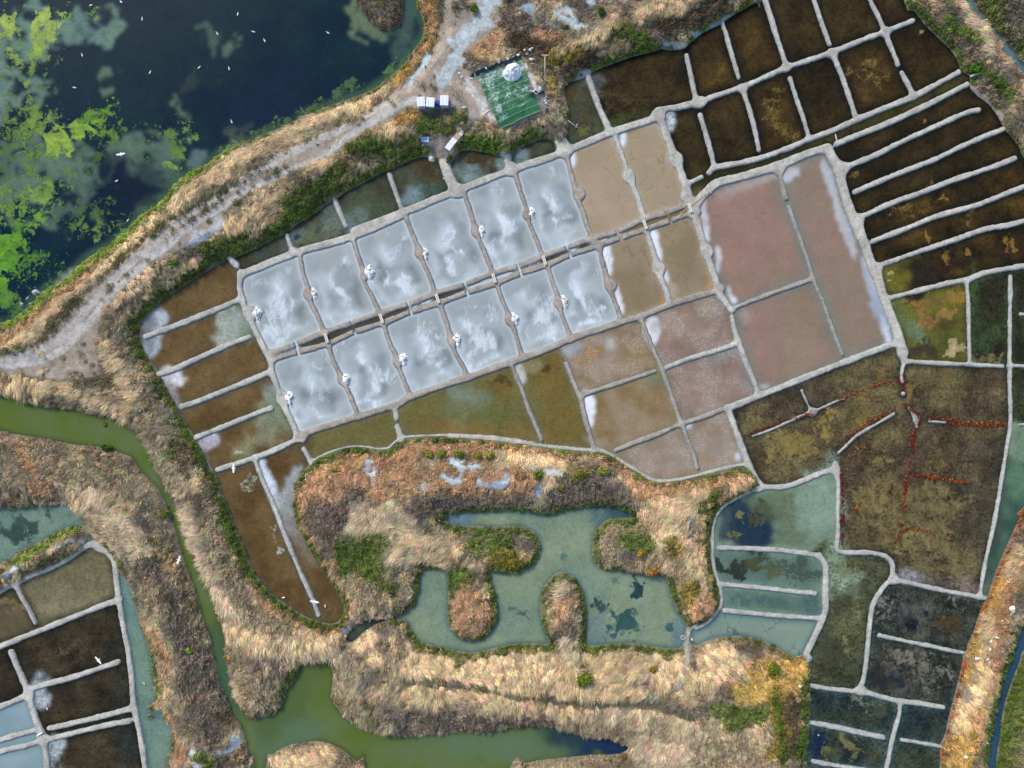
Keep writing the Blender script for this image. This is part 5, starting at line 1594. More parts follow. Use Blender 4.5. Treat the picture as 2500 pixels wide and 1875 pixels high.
for i, (pt, o_, row) in enumerate(HEAPS):
    r_ = random.Random(i + 3); k = r_.uniform(.92, 1.12)
    k *= r_.choice((.9, 1.0, 1.08)); mb = heap_mesh(i + 1, .60 * k, .80 * k, .30 * k, .34, 30, 10, 1.0)
    for v in mb.v:
        if v.y < 0: q = min(1, -v.y / (.8 * k)); v.x *= 1 - .55 * q; v.y *= 1 + .35 * q
        elif v.y > .3 * k: v.x *= 1 - .35 * (v.y / k - .3)
    # a tail of spilled salt towards the pan
    o = mb.obj('salt_heap', M_HEAP, smooth=True); p = T(pt)[0]
    o.location = W(p, max(bz(p) - .1, .02)); o.rotation_euler = (0, 0, R(14) + r_.uniform(-.15, .15))
    tag(o, 'white salt heap left of the %s white pan from the left, %s row' % (o_, row), 'salt heap', 'salt heaps beside the white pans')
    t = heap_mesh(i + 40, .10 * k, .30 * k, .05, .4, 12, 5)
    q = t.obj('spilled_salt', M_HEAP, o, smooth=True); q.location = (.14, -1.02 * k, -.06); q.rotation_euler = (0, 0, .3)

# ---- plank bridges over the channel between the rows
PL = [("F 1378,900", 'over the dark channel, leftmost of all'), ("F 1748,768", 'over the dark channel, second from the left'),
      ("G 190,1187", 'over the dark channel, third from the left'), ("G 570,1050", 'over the dark channel, fourth from the left'),
      ("G 908,930", 'over the dark channel, the last one before the tan pans'), ("G 1585,690", 'over the brown channel between the four tan pans'),
      ("G 1888,577", 'at the right end of the brown channel under the yellow rake')]
br0 = None
for i, (pt, wh) in enumerate(PL):
    lab_ = 'short pale two-board bridge ' + wh; p = T(pt)[0]
    if br0 is None:
        br0 = empty('plank_bridge', pt, .34, 0, lab_, 'plank bridge', 'plank bridges over the central channel')
        for sx in (-.10, .10): MB().box((sx, 0, .03), (.16, 1.18, .05)).obj('plank', M_WOOD, br0, .008)
        for sy in (-.5, .5): MB().box((0, sy, -.02), (.34, .08, .04)).obj('batten', M_WOOD, br0)
        o = br0
    else: o = tree_copy(br0, W(p, .34), 0, lab_)
    o.location = W(p, .34); o.rotation_euler = (0, 0, R(17 + (i % 3) * 2))

# ---- tarpaulin with its rolled plastic edge, salt store
cor = [T('Q 905,425')[0], T('Q 1488,195')[0], T('Q 1768,892')[0], T('Q 1228,1132')[0]]
def tarp():
    nu, nv = 40, 48; u, v = np.meshgrid(np.linspace(0, 1, nu), np.linspace(0, 1, nv))
    c = [np.array(q) for q in cor]
    x = (c[0][0] * (1 - u) + c[1][0] * u) * (1 - v) + (c[3][0] * (1 - u) + c[2][0] * u) * v
    y = (c[0][1] * (1 - u) + c[1][1] * u) * (1 - v) + (c[3][1] * (1 - u) + c[2][1] * u) * v
    e = np.minimum(np.minimum(u, 1 - u), np.minimum(v, 1 - v))
    x = x + (fbm(u * 30, v * 30, 9, 401) - .5) * 5; y = y + (fbm(u * 30, v * 30, 9, 409) - .5) * 5
    z = blur(G3.sample(hl, x, y), 5, 2) + .10 + (fbm(u * 60, v * 20, 6, 415, 3) - .5) * .10 + (1 - sstep(0, .04, e)) * .03
    i = np.arange(nu * nv).reshape(nv, nu); q = np.stack([i[1:, :-1], i[1:, 1:], i[:-1, 1:], i[:-1, :-1]], -1).reshape(-1, 4)
    me = bpy.data.meshes.new('tarpaulin')
    me.from_pydata(np.stack([(x - CX) * S, (CY - y) * S, z], -1).reshape(-1, 3).tolist(), [], q.tolist())
    me.attributes.new('tuv', 'FLOAT_VECTOR', 'POINT').data.foreach_set('vector', np.stack([u, v, 0 * u], -1).astype(np.float32).ravel())
    me.polygons.foreach_set('use_smooth', [True] * len(me.polygons))
    b = NB('green_tarpaulin'); uv_ = b.new('ShaderNodeSeparateXYZ'); b.l.new(b.attr('tuv', out='Vector'), uv_.inputs[0])
    U, V = uv_.outputs[0], uv_.outputs[1]; P = b.pos()
    n = b.noise(1.2, 5, .65, P); n2 = b.noise(5, 4, .7, P)
    c_ = b.mix(b.mapr(n, .35, .65), tuple(lin((26, 88, 60))), tuple(lin((38, 106, 74))))
    fv = b.math('ABSOLUTE', b.math('SUBTRACT', b.math('FRACT', b.math('MULTIPLY', V, 8.6)), .5))
    line = b.math('MULTIPLY', b.math('LESS_THAN', fv, .035), b.math('LESS_THAN', b.math('FRACT', b.math('MULTIPLY', U, 22.0)), .7))
    c_ = b.mix(b.math('MULTIPLY', line, .75), c_, tuple(lin((190, 190, 70))))
    d1 = b.math('SUBTRACT', 1.0, b.math('MULTIPLY', b.math('ABSOLUTE', b.math('SUBTRACT', U, .17)), 5.0))
    d2 = b.math('SUBTRACT', 1.0, b.math('MULTIPLY', b.math('ABSOLUTE', b.math('SUBTRACT', V, .12)), 4.0))
    d3 = b.math('SUBTRACT', 1.0, b.math('ADD', b.math('MULTIPLY', b.math('ABSOLUTE', b.math('SUBTRACT', V, .78)), 30.0), b.math('MULTIPLY', b.math('ABSOLUTE', b.math('SUBTRACT', U, .66)), 4.2)))
    d4 = b.math('SUBTRACT', .75, b.math('MULTIPLY', b.math('ABSOLUTE', b.math('SUBTRACT', V, .5)), 2.4))
    dd = b.math('MAXIMUM', b.math('MAXIMUM', d1, d2), b.math('MAXIMUM', b.math('MULTIPLY', d3, 1.9), d4))
    dd = b.math('MULTIPLY', dd, b.math('LESS_THAN', V, .9))
    sm = b.math('ADD', b.math('MULTIPLY', dd, .42), b.math('ADD', b.math('MULTIPLY', b.math('SUBTRACT', n, .5), 1.1), b.math('MULTIPLY', b.math('SUBTRACT', n2, .5), 1.3)))
    c_ = b.mix(b.math('MULTIPLY', b.mapr(sm, .22, .55), .7), c_, tuple(lin((190, 202, 200))))
    b.bump(b.noise(2.2, 4, .6, P), .35, .1)
    b.fin(c_, .5, .35); me.materials.append(b.m)
    o = bpy.data.objects.new('tarpaulin', me); COL.objects.link(o)
    return tag(o, 'large green tarpaulin with yellow dashed seams and white salt smears', 'tarpaulin')
tarp()
pr = [T('Q 893,402')[0], T('Q 1492,168')[0]]
mb = MB(); pp = []; rad = []
for k in range(29):
    t = k / 28; p = (pr[0][0] * (1 - t) + pr[1][0] * t, pr[0][1] * (1 - t) + pr[1][1] * t)
    j = float(vnoise(np.array([t * 9.0]), np.array([3.0]), 1.0, 431)[0]) - .5
    w = W(p, zat(p) + .16); pp.append(w + Vector((.05 * j, .18 * j, 0))); rad.append(.25 + .10 * j + .04 * math.sin(k * 2.1))
mb.tube(pp, rad, 12)
tag(mb.obj('plastic_roll', M_BLACK, smooth=True), 'crumpled black plastic sheet rolled along the upper edge of the green tarpaulin', 'plastic sheet')
mb = MB(); c0 = T('Q 852,428')[0]
o = heap_mesh(71, .24, .34, .3, .4, 16, 7).obj('plastic_bundle', M_BLACK, smooth=True); o.location = W(c0, zat(c0) + .02)
tag(o, 'crumpled black plastic bundle at the lower left end of the rolled sheet', 'plastic bundle')
def bag(name, pt, z, sx, sy, sz, rot, lab_, cat, mat, grp=None, seed=0):
    o = heap_mesh(seed + 90, sx, sy, sz, .35, 14, 7).obj(name, mat, smooth=True); p = T(pt)[0]
    o.location = W(p, zat(p) + z); o.rotation_euler = (0, 0, rot)
    return tag(o, lab_, cat, grp)
gp = 'white bags weighing down the black roll'
bag('sandbag', 'Q 1042,348', .38, .12, .16, .14, .3, 'small white sandbag on the black roll, nearest its left end', 'sandbag', M_WHITE, gp, 1)
bag('sandbag', 'Q 1212,272', .38, .12, .15, .14, .2, 'small white sandbag on the middle of the black roll, second from the left', 'sandbag', M_WHITE, gp, 2)
bag('sandbag', 'Q 1328,220', .36, .13, .16, .14, .5, 'small white sandbag on the black roll, third from the left', 'sandbag', M_WHITE, gp, 3)
bag('sandbag', 'Q 1462,176', .36, .24, .17, .15, .1, 'larger white sandbag on the right end of the black roll', 'sandbag', M_WHITE, gp, 4)
bag('sandbag', 'Q 848,465', .02, .22, .12, .14, .1, 'white sandbag on the ground below the black plastic bundle', 'sandbag', M_WHITE, gp, 5)
p = T('Q 1390,390')[0]
o = heap_mesh(23, 1.12, 1.16, 1.0, .16, 48, 16, .85).obj('salt_pile', M_SALT, smooth=True); o.location = W(p, zat(p) + .1)
tag(o, 'large conical heap of white salt on the green tarpaulin', 'salt pile')

# ---- wheelbarrows
def barrow(pt, rot, tray_mat, label, k=1.0):
    r = empty('wheelbarrow', pt, None, rot, label, 'wheelbarrow')
    p = T(pt)[0]; r.location.z = zat(p) + .12
    mb = MB()                                           # tray: open tapered tub with a rim
    o_ = [(-.42, -.30), (.42, -.24), (.42, .24), (-.42, .30)]
    def ring(q, z): return [Vector((x * q, y * q, z)) for x, y in o_]
    mb.rings([ring(.62, .30), ring(1.0, .60), ring(1.07, .61), ring(1.06, .59), ring(.96, .585), ring(.60, .33)])
    mb.obj('tray', tray_mat, r)
    for sy in (-1, 1):
        MB().tube([(.62, sy * .06, .20), (.2, sy * .18, .29), (-.35, sy * .25, .36), (-1.05, sy * .28, .56)], .024).obj('handle', M_STEEL, r, smooth=True)
        MB().tube([(-.30, sy * .23, .33), (-.36, sy * .25, .0), (-.18, sy * .23, .30)], .02).obj('leg', M_STEEL, r, smooth=True)
    w = MB().tube([(.62, -.05, .19), (.62, .05, .19)], .19, 16).obj('wheel', M_TYRE, r)
    MB().tube([(.62, -.06, .19), (.62, .06, .19)], .07, 10).obj('hub', M_STEEL, w)
    r.scale = (k, k, k)
    return r
barrow('Q 1635,640', R(-14), M_STEEL, 'pale metal wheelbarrow on the right edge of the green tarpaulin, handles towards the left')
barrow('Q 228,1270', R(180), M_PBLUE, 'pale blue wheelbarrow parked on the bare ground left of the white table', .95)

# ---- lidded bins, barrel, crate
def bin_(pt, sx, sy, h, rot, body, label, grp='lidded bins beside the track'):
    r = empty('storage_bin', pt, None, rot, label, 'storage bin', grp)
    MB().box((0, 0, h * .46), (sx * .94, sy * .94, h * .92), 0, .9).obj('body', body, r, .03)
    l = MB().box((0, 0, h * .96), (sx, sy, .12)).obj('lid', M_WHITE, r, .03)
    for k in (-.25, .25): MB().box((k * sx, 0, h * .96 + .07), (.10, sy * .75, .03)).obj('rib', M_WHITE, l, .008)
    MB().box((0, -sy * .5 - .02, h * .8), (.3, .05, .06)).obj('handle', M_GREYP, r)
    return r
bin_('Q 190,822', .98, 1.16, 1.1, R(4), M_GREYP, 'white lidded bin with a grey front, leftmost of the three bins beside the track')
bin_('Q 313,828', 1.0, 1.14, 1.1, R(-6), M_GREENP, 'white lidded bin with a green front, middle one of the three bins')
bin_('Q 496,806', 1.0, 1.22, 1.1, R(-2), M_GREYP, 'white lidded bin with a grey front standing right of the blue barrel')
r = empty('barrel', 'Q 404,818', None, R(8), 'upright bright blue plastic barrel between two white lidded bins', 'barrel')
MB().lathe([(.20, 0), (.24, .03), (.26, .25), (.25, .28), (.265, .32), (.265, .58), (.25, .61), (.26, .65), (.24, .86), (.20, .90)], 20).obj('drum', M_BLUE, r, smooth=True)
MB().lathe([(.2, .89), (.2, .93), (.17, .93), (.16, .91)], 20).obj('lid', M_BLUE, r)
o = MB(); rr_ = [(-.17, -.17), (.17, -.17), (.17, .17), (-.17, .17)]
o.rings([[Vector((x * q, y * q, z)) for x, y in rr_] for q, z in ((.8, 0), (1, .3), (1.06, .31), (.92, .30), (.75, .04))])
o = o.obj('crate', M_WHITE); p = T('Q 598,830')[0]; o.location = W(p, zat(p)); o.rotation_euler = (0, 0, .1)
tag(o, 'small open white square crate right of the bins', 'crate')
def bucket(pt, r_, h, mat, label, rotz=0):
    e = empty('bucket', pt, None, rotz, label, 'bucket')
    MB().lathe([(r_ * .78, 0), (r_, h), (r_ * 1.06, h), (r_ * 1.05, h - .02), (r_ * .93, h - .01), (r_ * .74, .03)], 18).obj('pail', mat, e, smooth=True)
    MB().tube([(r_ * math.cos(a) * .98, -r_ * .55 * math.sin(a), h + .015 + .01 * math.sin(a)) for a in [math.pi * k / 8 for k in range(9)]], .01, 6).obj('handle', M_STEEL, e)
    return e
bucket('Q 1850,880', .17, .3, M_BLACK, 'black bucket standing in the scrub right of the tarpaulin')
bucket('Q 187,1322', .12, .2, M_WHITE, 'small white bucket beside the pale blue wheelbarrow')

# ---- table, chair, board
r = empty('table', 'Q 572,1322', None, R(52), 'long white table of two panels on the path above the two small ponds', 'table')
for sx in (-.41, .41):
    MB().box((sx, 0, .73), (.80, .72, .05)).obj('tabletop_panel', M_WHITE, r, .012)
for sx in (-.72, .72):
    for sy in (-.28, .28): MB().tube([(sx, sy, 0), (sx, sy, .71)], .022, 8).obj('leg', M_STEEL, r)
r = MB().box((0, 0, .35), (.62, .66, .7)).obj('box', M_BOARD, None, .012); p = T('Q 655,1225')[0]; r.location = W(p, zat(p)); r.rotation_euler = (0, 0, R(52))
tag(r, 'brown cardboard box between the white table and the white chair', 'box')
r = empty('chair', 'Q 702,1186', None, R(-30), 'white plastic garden chair at the upper end of the white table', 'chair')
MB().box((0, 0, .42), (.44, .44, .035)).obj('seat', M_WHITE, r, .012)
bk_ = MB()
for k in range(5): bk_.box((-.17 + .085 * k, .24 + .01 * abs(k - 2), .66), (.05, .02, .42))
bk_.box((0, .25, .87), (.46, .04, .06)); bk_.obj('backrest', M_WHITE, r, .006)
for sx in (-.21, .21):
    MB().tube([(sx, .22, .62), (sx * 1.15, 0, .66), (sx * 1.15, -.2, .62), (sx * 1.05, -.2, .42)], .022, 6).obj('armrest', M_WHITE, r)
    for sy in (-.2, .2): MB().tube([(sx, sy, .41), (sx * 1.12, sy * 1.12, 0)], .022, 6).obj('leg', M_WHITE, r)
r = empty('trestle', 'Q 690,1272', None, R(40), 'thin white metal trestle standing below the white chair', 'trestle')
MB().tube([(-.35, 0, .6), (.35, 0, .6)], .02, 6).obj('rail', M_WHITE, r)
for sx in (-.3, .3):
    for sy in (-.22, .22): MB().tube([(sx, 0, .6), (sx, sy, 0)], .018, 6).obj('leg', M_WHITE, r)

# ---- rubble, sheet, pipe, planks, rakes, pipes
r = empty('rubble_heap', 'Q 1832,742', None, 0, 'loose heap of pale rubble below the black pipe right of the tarpaulin', 'rubble')
rr_ = random.Random(9)
for k in range(16):
    o = heap_mesh(120 + k, rr_.uniform(.10, .22), rr_.uniform(.08, .18), rr_.uniform(.12, .24), .5, 9, 4).obj('rubble_piece', M_STONE if k % 3 else M_DSTONE, r)
    o.location = (rr_.gauss(0, .32), rr_.gauss(0, .38), rr_.uniform(.0, .08)); o.rotation_euler = (rr_.uniform(-.3, .3), rr_.uniform(-.3, .3), rr_.uniform(0, 6))
def bar(name, pts, r_, mat, label, cat, z=.08, n=8):
    q = T(pts); o = MB().tube([W(a, bz(a) + z) for a in q], r_, n).obj(name, mat, smooth=True)
    return tag(o, label, cat)
bar('pipe', 'Q 1728,668 1812,632', .12, M_BLACK, 'short thick black pipe lying right of the metal wheelbarrow', 'pipe', .14, 12)
o = heap_mesh(60, .22, .36, .16, .35, 14, 6).obj('sack', M_WHITE, smooth=True); p = T('Q 1757,588')[0]; o.location = W(p, zat(p) + .06); o.rotation_euler = (0, 0, .3)
tag(o, 'crumpled white sack lying above the black pipe', 'sack')
def board(name, a, b_, w, th, mat, label, cat, z=.05):
    pa, pb = T(a)[0], T(b_)[0]; A, B = W(pa, bz(pa) + z), W(pb, bz(pb) + z); d = B - A
    o = MB().box((0, 0, 0), (d.length, w, th)).obj(name, mat, None, .008); o.location = (A + B) / 2
    o.rotation_euler = (0, -math.atan2(d.z, d.to_2d().length), math.atan2(d.y, d.x)); return tag(o, label, cat)
board('plank', 'Q 985,958', 'Q 1078,886', .16, .05, M_WOOD, 'weathered plank lying left of the green tarpaulin', 'plank', .06)
board('plank', 'C 1213,906', 'C 1222,946', .12, .04, M_WOOD, 'short white board across the channel gap at the corner of the upper right ponds', 'plank', .06)
bar('pipe', 'N 690,782 760,760', .13, M_WHITE, 'short white pipe at the mouth of the dark channel in the upper right corner', 'pipe', .2, 12)
bar('pipe', 'I 228,1462 265,1440', .09, M_WHITE, 'short white pipe across the bund in the lower left corner', 'pipe', .12, 10)
bar('pole', 'B 1620,820 1690,870', .03, M_WOOD, 'thin grey pole leaning at the left shore of the upper pond by the tarpaulin', 'pole', .25, 6)
bar('stick', 'B 1672,866 1686,838', .035, M_WOOD, 'short pale stick over the water beside the thin grey pole', 'stick', .15, 6)
def rake(a, b_, mat, label, hw, z=.1):
    pa, pb = T(a)[0], T(b_)[0]; A, B = W(pa, 0), W(pb, 0); d = B - A
    r = bpy.data.objects.new('rake', None); COL.objects.link(r); r.location = (A.x, A.y, max(bz(pa), bz(pb)) + z); r.rotation_euler = (0, 0, math.atan2(d.y, d.x)); r.empty_display_size = .2
    tag(r, label, 'rake')
    MB().tube([(0, 0, 0), (d.length, 0, 0)], .035, 8).obj('handle', mat, r, smooth=True)
    MB().box((-.03, 0, 0), (.07, hw, .18)).obj('head', M_WOOD, r, .01)
rake('C 352,1290', 'C 157,1453', M_YELLOW, 'long salt rake with a yellow handle lying across the brown channel', 1.0, .16)
rake('Q 1815,204', 'Q 1815,540', M_WOOD, 'long wooden salt rake with a cross head lying in the scrub above the black pipe', .8, .75)
e = empty('hoop', 'K 1640,876', .04, 0, 'thin white hoop in the water left of the narrow causeway', 'hoop')
MB().rings([[Vector(((.26 + .025 * math.cos(b_)) * math.cos(a), (.26 + .025 * math.cos(b_)) * math.sin(a), .025 * math.sin(b_))) for b_ in [6.2832 * j / 6 for j in range(6)]] for a in [6.2832 * k / 24 for k in range(25)]], False).obj('ring', M_WHITE, e)
MB().tube([(0, 0, -.1), (0, 0, .25)], .03, 8).obj('stake', M_WHITE, e)
e = empty('post', 'K 1690,881', 0, 0, 'short white post at the right foot of the narrow causeway', 'post')
MB().tube([(0, 0, -.1), (0, 0, .5)], .06, 10).obj('shaft', M_WHITE, e); MB().lathe([(.075, .5), (.075, .56), (.03, .58)], 10).obj('cap', M_WHITE, e)

# ---- stones and litter
STN = [("E 245,318 .55 .38 0 large grey rock at the lagoon edge in the lower left of the lagoon", 'd'), ("E 186,356 .26 .2 0 small grey rock on the lagoon shore left of the large rock", 'd'),
 ("E 150,398 .34 .22 0 flat grey rock at the lagoon shore, lowest of the group", 'd'), ("E 205,392 .22 .18 0 small grey rock on the lagoon shore just below the large rock", 'd'),
 ("Q 1550,105 .14 .18 0 rounded white stone in the scrub right of the roll, leftmost of its group", 'w'), ("Q 1628,92 .18 .34 0 long white stone in the scrub right of the roll, highest of its group", 'w'),
 ("Q 1583,152 .18 .18 0 white stone in the scrub right of the roll, between its neighbours", 'w'), ("Q 1648,225 .16 .4 0 narrow white stone in the scrub, lowest of the group right of the roll", 'w'),
 ("Q 688,414 .16 .16 0 white stone left of the black bundle, the upper of two", 'w'), ("Q 716,456 .18 .14 0 white stone left of the black bundle, the lower of two", 'w'),
 ("Q 748,862 .16 .3 0 upright white stone at the right end of the scrub below the white crate", 'w'), ("Q 1760,895 .09 .09 0 tiny white stone on the lower right corner of the tarpaulin", 'w'),
 ("D 1395,1275 .22 .26 0 pale clay lump between two red bordered bunds", 'd'), ("M 2085,562 .5 .4 0 broad white rock on the golden right bank, highest of its kind", 'w'),
 ("M 1985,756 .3 .12 0 slim white stone on the golden right bank beside two others, the rightmost", 'w'), ("M 1945,782 .2 .12 0 small white stone on the golden right bank, left of the slim one", 'w'),
 ("M 1938,836 .24 .14 0 white stone on the golden right bank above the broad white slab", 'w'), ("M 1868,905 .42 .2 0 broad white slab on the golden right bank beside the pond corner", 'w'),
 ("M 1925,900 .18 .1 0 small white stone right of the broad white slab on the right bank", 'w'), ("M 1862,1140 .3 .1 0 thin white stone on the golden right bank below the slab", 'w'),
 ("M 1778,1548 .34 .2 0 white stone near the bottom of the golden right bank", 'w'), ("M 1830,1520 .16 .2 0 grey stone at the bottom of the golden right bank, right of the lowest white one", 'd'),
 ("M 755,908 .3 .2 0 grey stone at the lower tip of the wide pale bund", 'd'), ("M 676,1085 .2 .22 0 pale stone in the dark shrubs at the bottom centre bank", 'w'),
 ("B 708,1072 .3 .5 0 white lump of salt on the shore at the top corner of the moss pond", 'w'), ("B 783,1206 .1 .1 0 tiny white float at the left side of the pale path between ponds", 'w'),
 ("B 836,1188 .1 .1 0 tiny white float at the right side of the pale path between ponds", 'w'), ("E 1200,1352 .14 .12 0 small white stone in the green shrubs left of the lowest brown pond", 'w'),
 ("M 824,1438 .13 .1 0 tiny white float in the dark blue pond at the bottom", 'w')]
for i, (ln, k) in enumerate(STN):
    tl, pt, a, b_, _, lb = ln.split(' ', 5)
    p = T(tl + ' ' + pt)[0]; o = heap_mesh(200 + i, float(a), float(b_), min(float(a), float(b_)) * .9, .45, 12, 6).obj('stone', M_STONE if k == 'w' else M_DSTONE, smooth=False)
    o.location = W(p, bz(p) + (.16 if i == 11 else (.3 if tl in 'MQ' and i != 28 else 0))); o.rotation_euler = (0, 0, i * 1.1)
    nm = 'float' if 'float' in lb else 'stone'; o.name = nm
    tag(o, lb, nm, 'stones and lumps on the banks' if nm == 'stone' else 'small white floats')

# ---- birds
def bird_parts(root, flying, k=1.0):
    prof = [(-.30, .012, .05), (-.22, .05, .06), (-.10, .085, .075), (.02, .10, .085), (.12, .075, .10), (.17, .045, .14), (.20, .045, .185), (.24, .05, .20), (.28, .035, .195), (.30, .012, .19)]
    rr = []
    for x, r_, z in prof:
        if flying: z = .06 + .2 * (z - .06)
        rr.append([Vector((x, r_ * math.cos(a), z + r_ * .85 * math.sin(a))) for a in [6.2832 * j / 10 for j in range(10)]])
    MB().rings(rr).obj('body', M_FEATHER, root, smooth=True)
    hz = .19 if not flying else .086
    MB().tube([(.29, 0, hz), (.38, 0, hz - .015)], [.016, .004], 6).obj('beak', M_BEAK, root)
    for s_ in (-1, 1):
        if flying:
            v = [(.10, s_ * .06, .10), (.15, s_ * .30, .17), (.05, s_ * .62, .14), (-.07, s_ * .55, .135), (-.12, s_ * .28, .14), (-.12, s_ * .06, .09)]
        else:
            v = [(.08, s_ * .085, .11), (.10, s_ * .105, .07), (-.05, s_ * .11, .06), (-.26, s_ * .05, .075), (-.20, s_ * .04, .115), (-.05, s_ * .06, .145)]
        n = len(v); lo_ = [(x, y, z - .015) for x, y, z in v]
        MB().add(v + lo_, [tuple(range(n)), tuple(range(2 * n - 1, n - 1, -1))] + [(i, (i + 1) % n, n + (i + 1) % n, n + i) for i in range(n)]).obj('wing', M_FEATHER, root)
    root.scale = (k, k, k)
BIRDS = [
 ("A 617,37", 0, 10, "white bird on dark water near the top edge, left of the green patch"), ("A 820,15", 0, -40, "white bird at the very top edge of the lagoon over pale green water", 1),
 ("A 962,130", 0, 80, "white bird on dark water right of the pale green patch at the top"), ("A 1607,97", 0, 70, "white bird on dark water, highest of the right hand birds"),
 ("A 1468,228", 0, 120, "white bird beside the small pale patch in mid lagoon"), ("A 1712,216", 0, 170, "white bird on dark water, upper of two close together right of mid lagoon"),
 ("A 1787,275", 0, 120, "white bird on dark water, lower right of two close together"), ("A 557,373", 0, 100, "white bird on the dark water edge below the upper left algae"),
 ("A 1346,457", 0, 30, "white bird on the water above the brownish shoal in mid lagoon"), ("A 1548,464", 0, 95, "white bird on dark water below the pale triangular patch"),
 ("A 1015,491", 0, 50, "white bird alone in the dark middle of the lagoon"), ("A 505,593", 0, 175, "white bird on dark water left of the pale patch, above the bright algae"),
 ("A 1565,823", 0, 110, "white bird on dark water close to the golden bank"), ("A 818,1043", 1, 100, "white bird flying over pale green water right of the brightest algae"),
 ("A 790,1222", 0, 20, "white bird on the black water below the flying one"), ("A 866,1488", 0, 40, "white bird by the shore in the lower part of the lagoon"),
 ("B 3,223", 0, 150, "white bird on dark water far to the right, left of the small island"),
 ("E 1578,1502", 1, 0, "white bird flying at the left tip of the bund above the long brown pond"), ("J 533,1268", 0, 15, "white bird wading in the lower end of the long brown pond"),
 ("J 742,1295", 1, 80, "white bird flying over the lower end of the long dividing bund"), ("J 814,1325", 0, 80, "white bird wading right of the long dividing bund, near its lower end"),
 ("I 1075,410", 1, 160, "white bird flying beside the narrow green canal"), ("I 592,1010", 1, 40, "white bird flying over the dark pond in the lower left"),
 ("I 867,1150", 0, 120, "white bird on the teal ditch at the lower left"), ("I 285,1300", 0, 100, "white bird wading at the left edge of a dark pond in the lower left"),
 ("C 1130,1220", 2, 0, "")]
b_sit = b_fly = None
for ent in BIRDS:
    pt, fl, rot, lb = ent[:4]
    if not lb: continue
    p = T(pt)[0]; z = 1.6 if fl else max(0, bz(p) - .02)
    src = b_fly if fl else b_sit
    if fl: p = (CX + (p[0] - CX) * (1 - z / H), CY + (p[1] - CY) * (1 - z / H))
    if src is None:
        o = bpy.data.objects.new('bird', None); COL.objects.link(o); o.empty_display_size = .2
        bird_parts(o, bool(fl), .92 if fl else .8); tag(o, lb, 'bird', 'white birds on the ponds'); o.location = W(p, z); o.rotation_euler = (0, 0, R(rot))
        if fl: b_fly = o
        else: b_sit = o
    else: o = tree_copy(src, W(p, z), R(rot), lb)

# ---- bushes that stand apart
def bush(pt, rx, ry, h, c1, c2, label, n=420, seed=0, name='bush', size=.10, z=None):
    e = empty(name, pt, z, 0, label, 'bush', 'single bushes on the banks')
    r = random.Random(seed + 700); V = []; F = []; CC = []
    lobes = [(r.uniform(-.45, .45) * rx, r.uniform(-.45, .45) * ry, r.uniform(.35, .75) * h, r.uniform(.45, .62)) for _ in range(6)] + [(0, 0, h * .55, .72)]
    a1, a2 = lin(c1), lin(c2)
    for _ in range(n):
        lx, ly, lz, lr = r.choice(lobes)
        d = Vector((r.gauss(0, 1), r.gauss(0, 1), r.gauss(.35, .9))).normalized(); q = lr * r.uniform(.6, 1.05)
        c = Vector((lx + d.x * rx * q, ly + d.y * ry * q, max(.03, lz + d.z * h * .5 * q)))
        nr = (d + Vector((r.gauss(0, .45), r.gauss(0, .45), r.gauss(.2, .4)))).normalized()
        t = nr.cross(Vector((r.gauss(0, 1), r.gauss(0, 1), r.gauss(0, 1)))).normalized(); b_ = nr.cross(t)
        s1, s2 = size * r.uniform(.7, 1.5), size * r.uniform(.5, .85); i = len(V)
        V += [c - t * s1, c - b_ * s2, c + t * s1, c + b_ * s2]; F.append((i, i + 1, i + 2, i + 3))
        m_ = a1 + (a2 - a1) * r.random(); CC += [(*m_, 1)] * 4
    me = bpy.data.meshes.new('foliage'); me.from_pydata([tuple(v) for v in V], [], F)
    me.attributes.new('col', 'FLOAT_COLOR', 'POINT').data.foreach_set('color', np.array(CC, np.float32).ravel()); me.materials.append(M_LEAF)
    o = bpy.data.objects.new('foliage', me); COL.objects.link(o); o.parent = e
    st = MB(); st.tube([(0, 0, -.1), (.02, .03, h * .6)], [.05, .02], 6)
    for k in range(3): st.tube([(0, 0, h * .15), (math.cos(k * 2.1) * rx * .5, math.sin(k * 2.1) * ry * .5, h * .6)], [.035, .012], 5)
    st.obj('stem', M_BARK, e)
